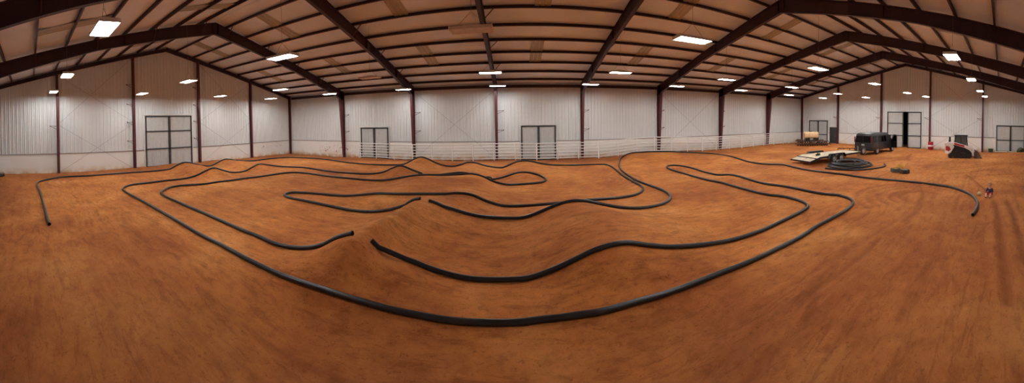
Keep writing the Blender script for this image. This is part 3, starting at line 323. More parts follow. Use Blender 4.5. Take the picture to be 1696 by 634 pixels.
def dirt_material():
    m = bpy.data.materials.new('red_clay_dirt'); m.use_nodes = True; nt = m.node_tree; N = nt.nodes; L = nt.links
    b = N['Principled BSDF']; b.inputs['Roughness'].default_value = .92; b.inputs['Specular IOR Level'].default_value = .25
    tc = N.new('ShaderNodeTexCoord')
    def noise(scale, vec=(1,1,1), detail=6, rough=.6, dist=0):
        mp = N.new('ShaderNodeMapping'); mp.inputs['Scale'].default_value = vec; L.new(tc.outputs['Object'], mp.inputs['Vector'])
        n = N.new('ShaderNodeTexNoise'); n.inputs['Scale'].default_value = scale; n.inputs['Detail'].default_value = detail; n.inputs['Roughness'].default_value = rough; n.inputs['Distortion'].default_value = dist
        L.new(mp.outputs['Vector'], n.inputs['Vector']); return n.outputs['Fac']
    def ramp(f, *st):
        r = N.new('ShaderNodeValToRGB'); e = r.color_ramp.elements
        while len(e) < len(st): e.new(.5)
        for k, (p, c) in enumerate(st): e[k].position = p; e[k].color = (*c, 1)
        L.new(f, r.inputs['Fac']); return r.outputs['Color']
    def mix(f, a, c, kind='MIX'):
        x = N.new('ShaderNodeMix'); x.data_type = 'RGBA'; x.blend_type = kind
        if isinstance(f, (int, float)): x.inputs['Factor'].default_value = f
        else: L.new(f, x.inputs['Factor'])
        L.new(a, x.inputs['A']); L.new(c, x.inputs['B']); return x.outputs['Result']
    base = ramp(noise(.30, detail=7, rough=.62, dist=.3), (.34, DIRT_A), (.52, DIRT_B), (.68, DIRT_C))
    fine = ramp(noise(2.6, (1,1.5,1), 8, .68, .5), (.34, (.64,.60,.56)), (.52, (1,1,1)), (.75, (1.12,1.14,1.16)))
    streak = ramp(noise(1.1, (.30,1.9,1), 5, .6, .8), (.30, (.70,.64,.6)), (.48, (1,1,1)), (.7, (1.08,1.1,1.12)))
    grain = ramp(noise(30, detail=3, rough=.7), (.30, (.8,.78,.76)), (.5, (1,1,1)), (.68, (1.08,1.08,1.08)))
    c = mix(.7, base, fine, 'MULTIPLY'); c = mix(.65, c, streak, 'MULTIPLY'); c = mix(.6, c, grain, 'MULTIPLY')
    marks = ramp(noise(2.4, (.45,2.0,1), 9, .72, 1.0), (.40, (.52,.44,.40)), (.475, (1,1,1)), (1, (1,1,1)))
    clods = ramp(noise(11, (1,1.3,1), 6, .7, .3), (.36, (.50,.42,.38)), (.42, (1,1,1)), (1, (1,1,1)))
    pale = ramp(noise(4.5, (.6,1.6,1), 7, .7, .8), (.58, (1,1,1)), (.70, (1.22,1.26,1.34)))
    c = mix(.5, c, marks, 'MULTIPLY'); c = mix(.7, c, clods, 'MULTIPLY'); c = mix(.6, c, pale, 'MULTIPLY')
    a = N.new('ShaderNodeAttribute'); a.attribute_name = 'scuff'
    mu = N.new('ShaderNodeMath'); mu.operation = 'MULTIPLY'; mu.inputs[1].default_value = .5; L.new(a.outputs['Fac'], mu.inputs[0])
    dk = N.new('ShaderNodeRGB'); dk.outputs[0].default_value = (*DIRT_DARK, 1)
    c = mix(mu.outputs[0], c, dk.outputs[0])
    a2 = N.new('ShaderNodeAttribute'); a2.attribute_name = 'soil_and_falloff'
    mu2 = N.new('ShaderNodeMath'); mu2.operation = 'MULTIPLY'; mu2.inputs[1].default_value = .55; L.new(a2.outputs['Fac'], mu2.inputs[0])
    c = mix(mu2.outputs[0], c, dk.outputs[0])  # soil tone and painted light falloff both darken the base colour
    L.new(c, b.inputs['Base Color'])
    h1 = noise(9, (1,1.5,1), 8, .7); h2 = noise(45, detail=4, rough=.7)
    ad = N.new('ShaderNodeMath'); ad.operation = 'MULTIPLY_ADD'; L.new(h2, ad.inputs[0]); ad.inputs[1].default_value = .35; L.new(h1, ad.inputs[2])
    bp = N.new('ShaderNodeBump'); bp.inputs['Strength'].default_value = .5; bp.inputs['Distance'].default_value = .03; L.new(ad.outputs[0], bp.inputs['Height']); L.new(bp.outputs['Normal'], b.inputs['Normal'])
    return m
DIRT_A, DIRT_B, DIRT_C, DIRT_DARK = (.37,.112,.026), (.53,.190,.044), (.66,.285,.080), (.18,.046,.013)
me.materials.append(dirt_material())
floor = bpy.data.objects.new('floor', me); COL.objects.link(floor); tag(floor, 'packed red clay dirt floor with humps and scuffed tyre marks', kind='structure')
# ------------------------------------------------------------------ walls
def wall_material(name, color, base_stain, splash=None):
    m = bpy.data.materials.new(name); m.use_nodes = True; nt = m.node_tree; N = nt.nodes; L = nt.links
    b = N['Principled BSDF']; b.inputs['Roughness'].default_value = .5; b.inputs['Specular IOR Level'].default_value = .3
    g = N.new('ShaderNodeNewGeometry'); sp = N.new('ShaderNodeSeparateXYZ'); L.new(g.outputs['Position'], sp.inputs[0])
    n = N.new('ShaderNodeTexNoise'); n.inputs['Scale'].default_value = 1.6; n.inputs['Detail'].default_value = 7; L.new(g.outputs['Position'], n.inputs['Vector'])
    def rng(v, a, c, lo=0, hi=1):
        r = N.new('ShaderNodeMapRange'); r.inputs['From Min'].default_value = a; r.inputs['From Max'].default_value = c; r.inputs['To Min'].default_value = lo; r.inputs['To Max'].default_value = hi
        L.new(v, r.inputs['Value']); return r.outputs['Result']
    def mul(a, c):
        k = N.new('ShaderNodeMath'); k.operation = 'MULTIPLY'; L.new(a, k.inputs[0])
        if isinstance(c, float): k.inputs[1].default_value = c
        else: L.new(c, k.inputs[1])
        return k.outputs[0]
    def mix(f, a, col):
        x = N.new('ShaderNodeMix'); x.data_type = 'RGBA'; L.new(f, x.inputs['Factor'])
        if isinstance(a, tuple): x.inputs['A'].default_value = (*a, 1)
        else: L.new(a, x.inputs['A'])
        x.inputs['B'].default_value = (*col, 1); return x.outputs['Result']
    c = mix(rng(n.outputs['Fac'], .3, .8, 0, .25), color, tuple(k*.86 for k in color))
    if base_stain:      # splashed mud above the dirt line
        f = mul(rng(sp.outputs['Z'], .55, -.1), rng(n.outputs['Fac'], .35, .6)); c = mix(mul(f, .8), c, (.62,.42,.16))
        f = mul(rng(sp.outputs['Z'], .22, -.15), rng(n.outputs['Fac'], .3, .55)); c = mix(f, c, (.45,.2,.08))
    if splash:
        n2 = N.new('ShaderNodeTexNoise'); n2.inputs['Scale'].default_value = 3.2; n2.inputs['Detail'].default_value = 6; n2.inputs['Roughness'].default_value = .7; L.new(g.outputs['Position'], n2.inputs['Vector'])
        for ax, lo, hi, z0, z1, th, col in splash:
            ux = sp.outputs[ax]
            w1 = mul(mul(rng(ux, lo-.6, lo+.6), rng(ux, hi+.6, hi-.6)), mul(rng(sp.outputs['Z'], z0-.15, z0+.15), rng(sp.outputs['Z'], z1+.2, z1-.2)))
            c = mix(mul(w1, rng(n2.outputs['Fac'], th, th+.08)), c, col)
    L.new(c, b.inputs['Base Color']); return m
WALL = (.72, .75, .755); LINER = (.86, .86, .82)
MW = wall_material('white_ribbed_sheeting', WALL, False)
ML_far = wall_material('white_liner_far', LINER, True, [('X', -20.0, -12.6, .35, 1.0, .53, (.48,.2,.09))])
ML_end = wall_material('white_liner_end', LINER, True, [('Y', 21.5, 26.0, .75, 1.3, .60, (.12,.1,.08))])
def wall(name, a, b_, inward, ztop, liner_mat, holes=(), step=.305):
    """ribbed sheeting from a to b_ (xy), the ribs stand towards the room; liner below TRIM, holes=(u0,u1,ztop)"""
    a = Vector(a); b_ = Vector(b_); L = (b_-a).length; d = (b_-a)/L; n = Vector(inward)
    prof = []
    u = 0
    while u < L:
        prof += [(u, .0), (u+.02, .035), (u+.07, .035), (u+.09, 0), (u+.18, 0), (u+.19, .008), (u+.21, .008), (u+.22, 0)]; u += step
    prof = [p for p in prof if p[0] < L]+[(L, 0)]
    for h in holes: prof += [(h[0], 0), (h[1], 0)]
    prof.sort()
    mb = MB(); lb = MB()
    for (u0, o0), (u1, o1) in zip(prof[:-1], prof[1:]):
        if u1-u0 < 1e-5: continue
        mid = (u0+u1)/2; z0 = TRIM-.02
        for h in holes:
            if h[0] <= mid <= h[1]: z0 = h[2]
        p, q = a+d*u0+n*o0, a+d*u1+n*o1
        mb.add([(p.x, p.y, z0), (q.x, q.y, z0), (q.x, q.y, ztop(q)), (p.x, p.y, ztop(p))], [(0,1,2,3)])
    cuts = [0]+[c for h in holes for c in h[:2]]+[L]
    for k in range(0, len(cuts), 2):
        p, q = a+d*cuts[k]+n*.05, a+d*cuts[k+1]+n*.05
        lb.add([(p.x, p.y, -.7), (q.x, q.y, -.7), (q.x, q.y, TRIM), (p.x, p.y, TRIM)], [(0,1,2,3)])
    w = mb.build(name, MW, fix=False); tag(w, kind='structure')
    l = lb.build('liner', liner_mat, w, fix=False)
    t = MB()
    for k in range(0, len(cuts), 2):
        p, q = a+d*cuts[k]+n*.055, a+d*cuts[k+1]+n*.055; t.bar((p.x,p.y,TRIM), (q.x,q.y,TRIM), .07, .06)
    t.build('liner_trim', M_trim, w)
    return w
M_trim = material('grey_trim', (.30, .25, .23), .5)
top_side = lambda p: EAVE+.22
top_gable = lambda p: purlin_z(p.y)+.22
wall('wall_far', (XL, YF), (XR, YF), (0,-1), top_side, ML_far)
wall('wall_near', (XL, YN), (XR, YN), (0,1), top_side, ML_far)
wall('wall_left', (XL, YN), (XL, YF), (1,0), top_gable, ML_end)
wall('wall_right', (XR, YN), (XR, YF), (-1,0), top_gable, ML_end, holes=[(11.20-YN, 12.05-YN, 4.42)])
# ------------------------------------------------------------------ roof
def roof_material():
    m = material('roof_insulation', (.78, .82, .88), .6, noise=.04, scale=.8, bump=.35, bscale=2.5); return m
def roof_side(sgn, name):
    mb = MB(); n = 9.0; pts = []
    d = -.1
    while d <= 15.85:
        ph = (d-1.05)/1.72; fr = ph-math.floor(ph)
        pts.append((d, purlin_z(YF-max(d,0))+.205 - .07*math.sin(PI*fr))); d += .172
    pts.append((15.82, EAVE+SLOPE*15.82+.2))
    Y = lambda d: YF-d if sgn > 0 else YN+d
    xs = np.arange(XL-.2, XR+.3, .635)
    vs = [(x, Y(d), z) for x in xs for d, z in pts]; k = len(pts)
    fs = [(i*k+j, i*k+j+1, (i+1)*k+j+1, (i+1)*k+j) for i in range(len(xs)-1) for j in range(k-1)]
    mb.add(vs, fs); o = mb.build(name, M_roof, smooth=True); tag(o, kind='structure'); return o
M_roof = roof_material()
roof_side(1, 'ceiling'); roof_side(-1, 'ceiling')
M_sky = material('dusty_skylight_panel', (.42, .36, .24), .5, noise=.12, scale=3)
wi = 1
for i in range(8):
    for sgn in (1, -1):
        for d0, d1 in ((4.5, 7.9), (11.35, 14.75)):
            mb = MB(); x0 = XL+BAY*(i+.36); x1 = XL+BAY*(i+.475); Y = lambda d: YF-d if sgn > 0 else YN+d
            for k in range(3):
                xa = x0+(x1-x0)*k/3+.012; xb = x0+(x1-x0)*(k+1)/3-.012
                za, zb = EAVE+SLOPE*d0+.115, EAVE+SLOPE*d1+.115
                mb.add([(xa, Y(d0), za), (xb, Y(d0), za), (xb, Y(d1), zb), (xa, Y(d1), zb)], [(0,1,2,3)])
            tag(mb.build('window_%d' % wi, M_sky, fix=False), kind='structure'); wi += 1
# ------------------------------------------------------------------ steel frames
ORD = ['first','second','third','fourth','fifth','sixth','seventh','eighth','ninth','tenth']
def isection(mb, top, bot, x, fw=.22, tw=.02, tf=.025):
    for (a, b), (c, d) in zip(zip(top[:-1], top[1:]), zip(bot[:-1], bot[1:])):
        mb.add([(x-tw/2, *a), (x-tw/2, *b), (x-tw/2, *d), (x-tw/2, *c), (x+tw/2, *a), (x+tw/2, *b), (x+tw/2, *d), (x+tw/2, *c)],
               [(0,1,2,3), (7,6,5,4), (0,4,5,1), (2,6,7,3), (1,5,6,2), (0,3,7,4)])
        for p, q_ in ((a, b), (c, d)): mb.bar((x, *p), (x, *q_), fw, tf, up=(0, -(q_[1]-p[1]), (q_[0]-p[0])))
def rafter_depth(d):   # main frames
    return float(np.interp(d, [0.9, 8, 15.82], [.86, .60, .78]))
def wall_bracket(parent, x, y, z, dx, dy):
    mb = MB(); L = .62
    mb.bar((x, y, z), (x+dx*L, y+dy*L, z+.02), .035, .035); mb.bar((x, y, z-.26), (x+dx*L, y+dy*L, z), .03, .03)
    mb.bar((x+dx*L, y+dy*L, z-.04), (x+dx*L, y+dy*L, z+.09), .035, .035)
    return mb.build('bracket', M['steel'], parent)
for i, x in enumerate(FRAMES):
    end = i in (0, 8)
    t = empty('roof_support', (x, YF, 0), 0, 'maroon steel %s frame spanning the hall, %s from the left' % ('end' if end else 'portal', ORD[i]), 'steel frame', 'maroon steel frames across the hall')
    for sgn, nm in ((1, 'far'), (-1, 'near')):
        Yd = (lambda d: -d) if sgn > 0 else (lambda d: YN-YF+d)
        if end:
            xx = .14 if i == 0 else -.14
            mb = MB(); mb.box((xx, Yd(.16), 3.0), (.2, .025, 7.4)); mb.box((xx, Yd(.34), 3.0), (.2, .025, 7.4)); mb.box((xx, Yd(.25), 3.0), (.02, .18, 7.4))
            mb.build('column', M['steel'], t)
            mb = MB(); ds = [.1, 8, 15.82]
            isection(mb, [(Yd(d), EAVE+SLOPE*d) for d in ds], [(Yd(d), EAVE+SLOPE*d-.27) for d in ds], xx)
            mb.build('rafter', M['steel_dark'], t)
            continue
        mb = MB(); D0, D1 = .46, 1.0
        zs = [-.6, 0, 2, 4, 5.72, 6.55]; outer = [(Yd(.22), z) for z in zs]; inner = [(Yd(float(np.interp(z, [0, 5.72], [D0, D1]))), z) for z in zs]
        isection(mb, outer, inner, 0, fw=.2 if i != 3 else .2)
        mb.build('column', M['steel'], t)
        mb = MB(); ds = [.22, .95, 3.5, 8, 12.5, 15.82]
        isection(mb, [(Yd(d), EAVE+SLOPE*d-.012) for d in ds], [(Yd(d), EAVE+SLOPE*d-(rafter_depth(d) if d > .2 else .86)) for d in ds], 0)
        mb.box((0, Yd(1.0), 5.98), (.2, .02, .7))
        for d in (4.5, 9.6, 15.6): mb.box((0, Yd(d), EAVE+SLOPE*d-.35), (.2, .02, .6))
        mb.build('rafter', M['steel_dark'], t)
        for d in (4.5, 7.94, 11.38, 14.8):
            mb = MB(); s = 1
            mb.bar((0, Yd(d), EAVE+SLOPE*d-rafter_depth(d)+.04), (s*.62, Yd(d), EAVE+SLOPE*d+.02), .04, .04); mb.build('flange_brace', M['steel'], t)
        if sgn > 0 and i < 7:
            for z in (2.55, 4.25): wall_bracket(t, .02, -.3, z, 1, 0)
# gable wind columns
for side, X, s in (('left', XL, 1), ('right', XR, -1)):
    for j in range(1, 5):
        y = YF-j*6.328; ht = purlin_z(y)-.25
        c = MB(); xx = 0
        c.box((s*.08, 0, ht/2-.3), (.02, .2, ht+.6)); c.box((s*.28, 0, ht/2-.3), (.02, .2, ht+.6)); c.box((s*.18, 0, ht/2-.3), (.2, .02, ht+.6))
        t = empty('wind_column', (X, y, 0), 0, 'slim maroon post on the %s gable wall, %s from the far corner' % (side, ORD[j-1]), 'steel post', 'maroon gable wall posts')
        c.build('column', M['steel'], t)
        dy = -1 if side == 'left' else 1
        for z in ((2.35, 3.9, 5.4, 7.0) if side == 'left' and j in (2,3) else (3.7,)):
            if j == 1 and side == 'left': continue
            wall_bracket(t, s*.25, 0, z, 0, dy)
# eave struts and purlins
for sgn, nm in ((1, 'far'), (-1, 'near')):
    Y = lambda d: YF-d if sgn > 0 else YN+d
    mb = MB(); mb.box(((XL+XR)/2, Y(.12), 6.42), (XR-XL-.8, .15, .26)); tag(mb.build('eave_strut', M['steel_dark']), 'dark maroon strut along the top of the %s long wall' % nm, 'roof beam')
    for k in range(9):
        d = 1.05+1.72*k
        z = EAVE+SLOPE*d+.1; L = XR-XL-.1; cx = (XL+XR)/2; mb = MB(); t = -sgn*SLOPE
        R = Matrix.Rotation(math.atan(SLOPE)*(-sgn), 3, 'X')
        mb.box((cx, Y(d), z), (L, .02, .22), m=R); o = R @ Vector((0, .035, .095)); mb.box(Vector((cx, Y(d), z))+o, (L, .08, .015), m=R); o = R @ Vector((0, -.04, -.105)); mb.box(Vector((cx, Y(d), z))+o, (L, .09, .015), m=R)
        tag(mb.build('roof_purlin', M['steel_dark']), 'maroon roof purlin on the %s slope, %s up from the wall' % (nm, ORD[k]), 'roof beam', 'maroon roof purlins')
# bracing cables
def rod(parent, a, b):
    mb = MB(); mb.tube([a, b], .009, 6); return mb.build('brace_cable', M['cable'], parent)
for i in (2, 5):
    t = empty('cross_brace', (FRAMES[i], YF-.12, 0), 0, 'thin steel cross brace on the far wall %s' % ('left of the middle frame' if i == 2 else 'right of the middle frames'), 'cross brace', 'wall cross braces')
    rod(t, (.15, 0, 6.1), (BAY-.15, 0, .1)); rod(t, (.15, -.03, .1), (BAY-.15, -.03, 6.1))
for side, X, s in (('left', XL, 1), ('right', XR, -1)):
    for j in (1, 3):
        ya, yb = YF-j*6.328, YF-(j+1)*6.328; za, zb = purlin_z(ya)-.4, purlin_z(yb)-.4
        for lo, what in ((True, 'lower'), (False, 'upper')):
            t = empty('cross_brace', (X+s*.18, ya, 0), 0, '%s thin cross brace on the %s gable wall, %s the doorway bay' % (what, side, 'far side of' if j == 1 else 'near side of'), 'cross brace', 'wall cross braces')
            d = yb-ya; z0, z1a, z1b = (.1, 3.75, 3.75) if lo else (3.95, za, zb)
            rod(t, (0, -.14, z0), (0, d+.14, z1b)); rod(t, (.03*s, -.14, z1a), (.03*s, d+.14, z0))
# ------------------------------------------------------------------ doors
M_leaf = material('pale_grey_ribbed_door', (.56, .58, .57), .5, noise=.05)
def slab_door(n, axis, fixed, inward, u0, u1, ztop, z0, mids, split=None, gap=None, zoff=0):
    """sliding door pair: ribbed leaves in a dark frame; axis 'X' runs along x. mids: heights of the midrails"""
    P = lambda u, off, z: (u, fixed+inward*off, z) if axis == 'X' else (fixed+inward*off, u, z)
    def bx(mb, u, z, du, dz, off, th):
        c = P(u, off, z); mb.box(c, (du, th, dz) if axis == 'X' else (th, du, dz))
    root = empty('door_%d' % n, P((u0+u1)/2, 0, 0), kind='structure'); inv = -Vector(root.location)
    def fin(mb, name, mat):
        mb.v = [tuple(Vector(v)+inv) for v in mb.v]; return mb.build(name, mat, root)
    s = split if split is not None else (u0+u1)/2
    leaves = [(u0, s), (s, u1)] if not gap else [(u0, gap[0]), (gap[1], u1)]
    for a, b in leaves:
        mb = MB(); u = a
        while u < b-.02:
            w = min(.2, b-u); c = P(u+w/2, .10, (z0+ztop)/2)
            bx(mb, u+w/2, (z0+ztop)/2, w, ztop-z0, .10, .02); bx(mb, u+.03, (z0+ztop)/2, .05, ztop-z0, .12, .03); u += .2
        fin(mb, 'door_leaf', M_leaf)
        fr = MB(); t = .10
        bx(fr, a+t/2, (z0+ztop)/2, t, ztop-z0, .15, .06); bx(fr, b-t/2, (z0+ztop)/2, t, ztop-z0, .15, .06)
        bx(fr, (a+b)/2, ztop-t/2, b-a, t, .15, .06); bx(fr, (a+b)/2, z0+t/2, b-a, t, .15, .06)
        for mz in mids: bx(fr, (a+b)/2, mz, b-a, .09, .15, .06)
        fin(fr, 'leaf_frame', M['door_frame'])
    tr = MB(); bx(tr, (u0+u1)/2, ztop+.10, u1-u0+.2, .10, .13, .12)
    fin(tr, 'door_track', M_track)
    for u in (u0-.09, u1+.09):
        jb = MB(); bx(jb, u, (z0+ztop)/2+.05, .08, ztop-z0+.2, .09, .08); fin(jb, 'door_jamb', M_track)
    return root
M_track = material('pale_door_track', (.76, .76, .73), .4)
slab_door(1, 'Y', XL, 1, 9.60, 14.1, 4.42, .05, (1.6, 3.1))
slab_door(2, 'X', YF, -1, -15.0, -12.0, 2.9, -.1, ())
slab_door(3, 'X', YF, -1, .48, 3.55, 2.9, -.1, ())
slab_door(4, 'Y', XR, -1, 22.9, 26.0, 3.2, .0, (1.25,))
slab_door(5, 'Y', XR, -1, 9.65, 14.05, 4.42, .0, (1.5, 3.0), gap=(11.38, 11.95))
slab_door(6, 'Y', XR, -1, -2.7, .62, 2.95, -.1, (1.25,))
mb = MB(); mb.box((0, 0, 1.13), (.05, .95, 2.1)); d7 = mb.build('door_7', M['door_frame'], loc=(XR-.10, 21.95, .06)); tag(d7, kind='structure')
mb = MB(); mb.box((-.04, .0, 2.22), (.08, 1.1, .06)); mb.box((-.04, .52, 1.1), (.08, .06, 2.2)); mb.box((-.04, -.52, 1.1), (.08, .06, 2.2)); mb.build('door_frame', M['black'], d7)
mb = MB(); mb.tube([(-.03, -.36, 1.05), (-.09, -.36, 1.05), (-.09, -.26, 1.05)], .012, 8); mb.build('door_handle', M['galv'], d7)
# outside apron seen through the open door
# ------------------------------------------------------------------ lamps
M_tube = bpy.data.materials.new('lamp_tube'); M_tube.use_nodes = True
_b = M_tube.node_tree.nodes['Principled BSDF']; _b.inputs['Base Color'].default_value = (.9,.9,.9,1); _b.inputs['Emission Color'].default_value = (1.0, .985, .96, 1); _b.inputs['Emission Strength'].default_value = LAMP
def make_lamp(lit=True):
    t = empty('high_bay_lamp')
    h = MB(); L, W = 1.24, .58
    h.prism([(-W/2, -.035), (-W/2+.05, .07), (W/2-.05, .07), (W/2, -.035), (W/2-.01, -.035), (W/2-.06, .055), (-W/2+.06, .055), (-W/2+.01, -.035)], -L/2, L/2, 'YZ')
    h.box((L/2+.01, 0, .018), (.03, W, .106)); h.box((-L/2-.01, 0, .018), (.03, W, .106)); h.box((0, 0, .10), (.5, .16, .06))
    h.build('lamp_housing', M['housing'] if lit else M['beige'], t)
    for k in range(4):
        y = (-1.5+k)*.135; mb = MB(); mb.tube([(-L/2+.01, y, .012), (L/2-.01, y, .012)], .030, 6); mb.build('lamp_tube', M_tube if lit else M['white_plastic'], t)
    return t
def hang(t, x, y, z):
    zr = purlin_z(y)+.18-z
    if y > -9 and min(abs(x-f) for f in FRAMES[1:8]) < .16: zr = purlin_z(y)-rafter_depth(from_wall(y))-z
    mb = MB()
    for sx in (-.5, .5): mb.tube([(sx, 0, .05), (0, 0, .55), ], .006, 5)
    mb.tube([(0, 0, .55), (0, 0, zr)], .006, 5); mb.build('hanger_cable', M['cable'], t)
lampL = make_lamp(True); lampD = make_lamp(False); used = {True: False, False: False}
ROWN = ['row nearest the near wall', 'second row from the near wall', 'second row from the far wall', 'row nearest the far wall']
LZ = 6.2
LAMPS = [  # measured places: row, column, x, y
 (0,0,-22.35,1.8),(0,1,-15.5,1.95),(0,2,-8.1,2.05),(0,3,-1.4,2.1),(0,4,6.25,2.1,6.38),(0,5,13.0,2.15),(0,6,20.3,2.05),(0,7,28.1,2.05),(0,8,32.4,1.84,6.05),
 (1,0,-22.0,8.45,6.05),(1,1,-16.2,9.2),(1,2,-8.5,9.15),(1,3,-1.28,9.2),(1,4,5.8,9.0),(1,5,13.9,9.4),(1,6,21.7,9.5),(1,7,29.9,9.5),(1,8,33.0,8.3,6.05),
 (2,0,-22.0,15.68,6.05),(2,1,-16.7,17.7),(2,2,-8.6,17.0),(2,3,-1.4,17.7),(2,4,6.1,17.25),(2,5,13.7,16.9),(2,6,21.0,16.95),(2,7,28.9,17.0),(2,8,33.1,15.6,6.05),
 (3,0,-21.95,21.8,6.05),(3,1,-16.4,24.0),(3,2,-9.3,24.7),(3,3,-1.4,24.8),(3,4,5.9,23.8),(3,5,13.1,22.8),(3,6,20.1,22.5),(3,7,27.7,22.8),(3,8,32.3,21.1,6.05)]
DARK = {(0,3), (1,3), (2,2)}
ORDC = ['first','second','third','fourth','fifth','sixth','seventh','eighth','ninth']
for r, c, x, y, *zl in LAMPS:
    lit = (r, c) not in DARK
    t = (lampL if lit else lampD) if not used[lit] else copy_tree(lampL if lit else lampD)
    base_kids = None
    used[lit] = True; t.location = (x, y, zl[0] if zl else LZ)
    tag(t, '%s high bay lamp, %s from left in the %s' % ('lit white' if lit else 'unlit beige', ORDC[c], ROWN[r]), 'ceiling lamp', 'lit high bay lamps' if lit else 'unlit high bay lamps')
LAMPOBJ = [o for o in COL.objects if o.get('category') == 'ceiling lamp']
for t in LAMPOBJ: hang(t, t.location.x, t.location.y, t.location.z)
# ------------------------------------------------------------------ black drain pipes that mark the track
def catmull(P, step):
    P = [Vector(p) for p in P]; Q = [2*P[0]-P[1]]+P+[2*P[-1]-P[-2]]; out = []
    for i in range(1, len(Q)-2):
        a, b, c, d = Q[i-1:i+3]; n = max(1, int(round((c-b).length/step)))
        e = lambda p, q: max(1e-4, (q-p).length)**.5
        t0 = 0; t1 = e(a, b); t2 = t1+e(b, c); t3 = t2+e(c, d)
        for k in range(n):
            t = t1+(t2-t1)*k/n
            A1 = a*((t1-t)/(t1-t0))+b*((t-t0)/(t1-t0)); A2 = b*((t2-t)/(t2-t1))+c*((t-t1)/(t2-t1)); A3 = c*((t3-t)/(t3-t2))+d*((t-t2)/(t3-t2))
            B1 = A1*((t2-t)/(t2-t0))+A2*((t-t0)/(t2-t0)); B2 = A2*((t3-t)/(t3-t1))+A3*((t-t1)/(t3-t1))
            out.append(B1*((t2-t)/(t2-t1))+B2*((t-t1)/(t2-t1)))
    out.append(P[-1]); return out
def pipe_material():
    m = material('black_corrugated_pipe', (.009, .010, .012), .36, noise=.25, scale=3, dust=((.10,.065,.045), .66, 1.1)); nt = m.node_tree
    return m
M_pipe = pipe_material(); M_bore = material('pipe_bore', (.006,.006,.006), .8)
PR = .058
def pipe_mesh(pts, r=PR, wave=.0):
    mb = MB(); mb.tube(pts, r, 12, caps=False); mb.cur = 1; mb.tube(pts, r*.86, 10, caps=False, flip=True); mb.cur = 0
    n = len(pts)
    # ring faces closing the wall thickness at both ends
    for p, t in ((pts[0], (pts[1]-pts[0]).normalized()), (pts[-1], (pts[-1]-pts[-2]).normalized())):
        u = t.orthogonal().normalized(); w = t.cross(u); k = 16
        vs = [p+(u*math.cos(2*PI*i/k)+w*math.sin(2*PI*i/k))*q for q in (r*1.04, r*.84) for i in range(k)]
        mb.add(vs, [(i, (i+1)%k, k+(i+1)%k, k+i) for i in range(k)])
        vs = [p+t*s+(u*math.cos(2*PI*i/k)+w*math.sin(2*PI*i/k))*r*1.04 for s in (-.02, .02) for i in range(k)]
        mb.add(vs, [(i, (i+1)%k, k+(i+1)%k, k+i) for i in range(k)])
    return mb
LBL = dict(left='black pipe looping round the left and back of the track to the crest',
           middle='longest black corrugated pipe winding through the middle of the clay track',
           right='black pipe from the crest round the right side, ending near the seated child')
for k, P in PIPE_PATHS.items():
    pts = catmull(P, .16)
    pts = [Vector((p.x, p.y, max(p.z, gz(p.x, p.y)+PR*.85))) for p in pts]
    # light smoothing of the height so the pipe bridges small dips
    o = pipe_mesh(pts).build('drain_pipe', [M_pipe, M_bore], smooth=True, fix=False)
    tag(o, LBL[k], 'pipe', 'track pipes')
# coil of spare pipe beside the trailer
cx0, cy0 = 20.45, 10.85
rc = random.Random(7); pts = []
g0 = gz(cx0, cy0)
nl = 9; steps = 40
phx = [rc.uniform(-.35, .35) for _ in range(nl+2)]; phy = [rc.uniform(-.25, .25) for _ in range(nl+2)]; rad = [1.55, 1.75, 1.2, 1.6, .85, 1.45, .6, 1.3, 1.0, 1.5, 1.3]
for k in range(nl*steps+1):
    l = k/steps; i = int(l); f = l-i; sm = f*f*(3-2*f); i2 = min(i+1, nl+1)
    R = rad[i]*(1-sm)+rad[i2]*sm; ox = phx[i]*(1-sm)+phx[i2]*sm; oy = phy[i]*(1-sm)+phy[i2]*sm
    a = -2*PI*l-2.2
    X = cx0+ox+R*1.12*math.cos(a); Y = cy0+oy+R*.92*math.sin(a)
    zz = g0+PR+min(.20, .03*l)+.06*(.5+.5*math.sin(a*2+1.7*i))*min(1, l/2)
    pts.append(Vector((X, Y, zz)))
tail = [Vector((18.45, 11.55, g0+PR)), Vector((18.5, 11.05, g0+PR))]
o = pipe_mesh(pts, PR).build('pipe_coil', [M_pipe, M_bore], smooth=True, fix=False); tag(o, 'coiled heap of spare black corrugated pipe lying beside the flatbed trailer', 'pipe')
sp_ = [(18.2,11.6), (18.3,10.7), (18.8,9.5), (19.9,8.6), (21.2,8.35), (22.2,8.8)]
pts = catmull([(x, y, gz(x, y)+PR) for x, y in sp_], .15)
tag(pipe_mesh(pts).build('drain_pipe', [M_pipe, M_bore], smooth=True, fix=False), 'short curved end of black pipe on the dirt in front of the coiled heap', 'pipe')
# ------------------------------------------------------------------ livestock fence along the far wall
fy = 26.85; fx0, fx1 = -14.9, 31.5
t = empty('livestock_fence', (fx0, fy, 0), 0, 'white pipe rail fence standing along the foot of the far wall', 'fence')
npn = 25; step = (fx1-fx0)/npn
zz_ = [float(np.mean(ground_np(np.linspace(fx0+i*step-1.5, fx0+i*step+1.5, 7), np.full(7, fy)))) for i in range(npn+1)]
for k, h in enumerate((.16, .42, .68, .94, 1.20, 1.46)):
    mb = MB(); mb.tube([(i*step, 0, zz_[i]+h) for i in range(npn+1)], .036 if k < 5 else .042, 6); mb.build('rail', M['white_rail'], t)
for i in range(npn+1):
    mb = MB(); mb.tube([(i*step, .0, zz_[i]-.3), (i*step, .0, zz_[i]+1.5)], .04 if i % 3 else .055, 8); mb.build('post', M['white_rail'], t)
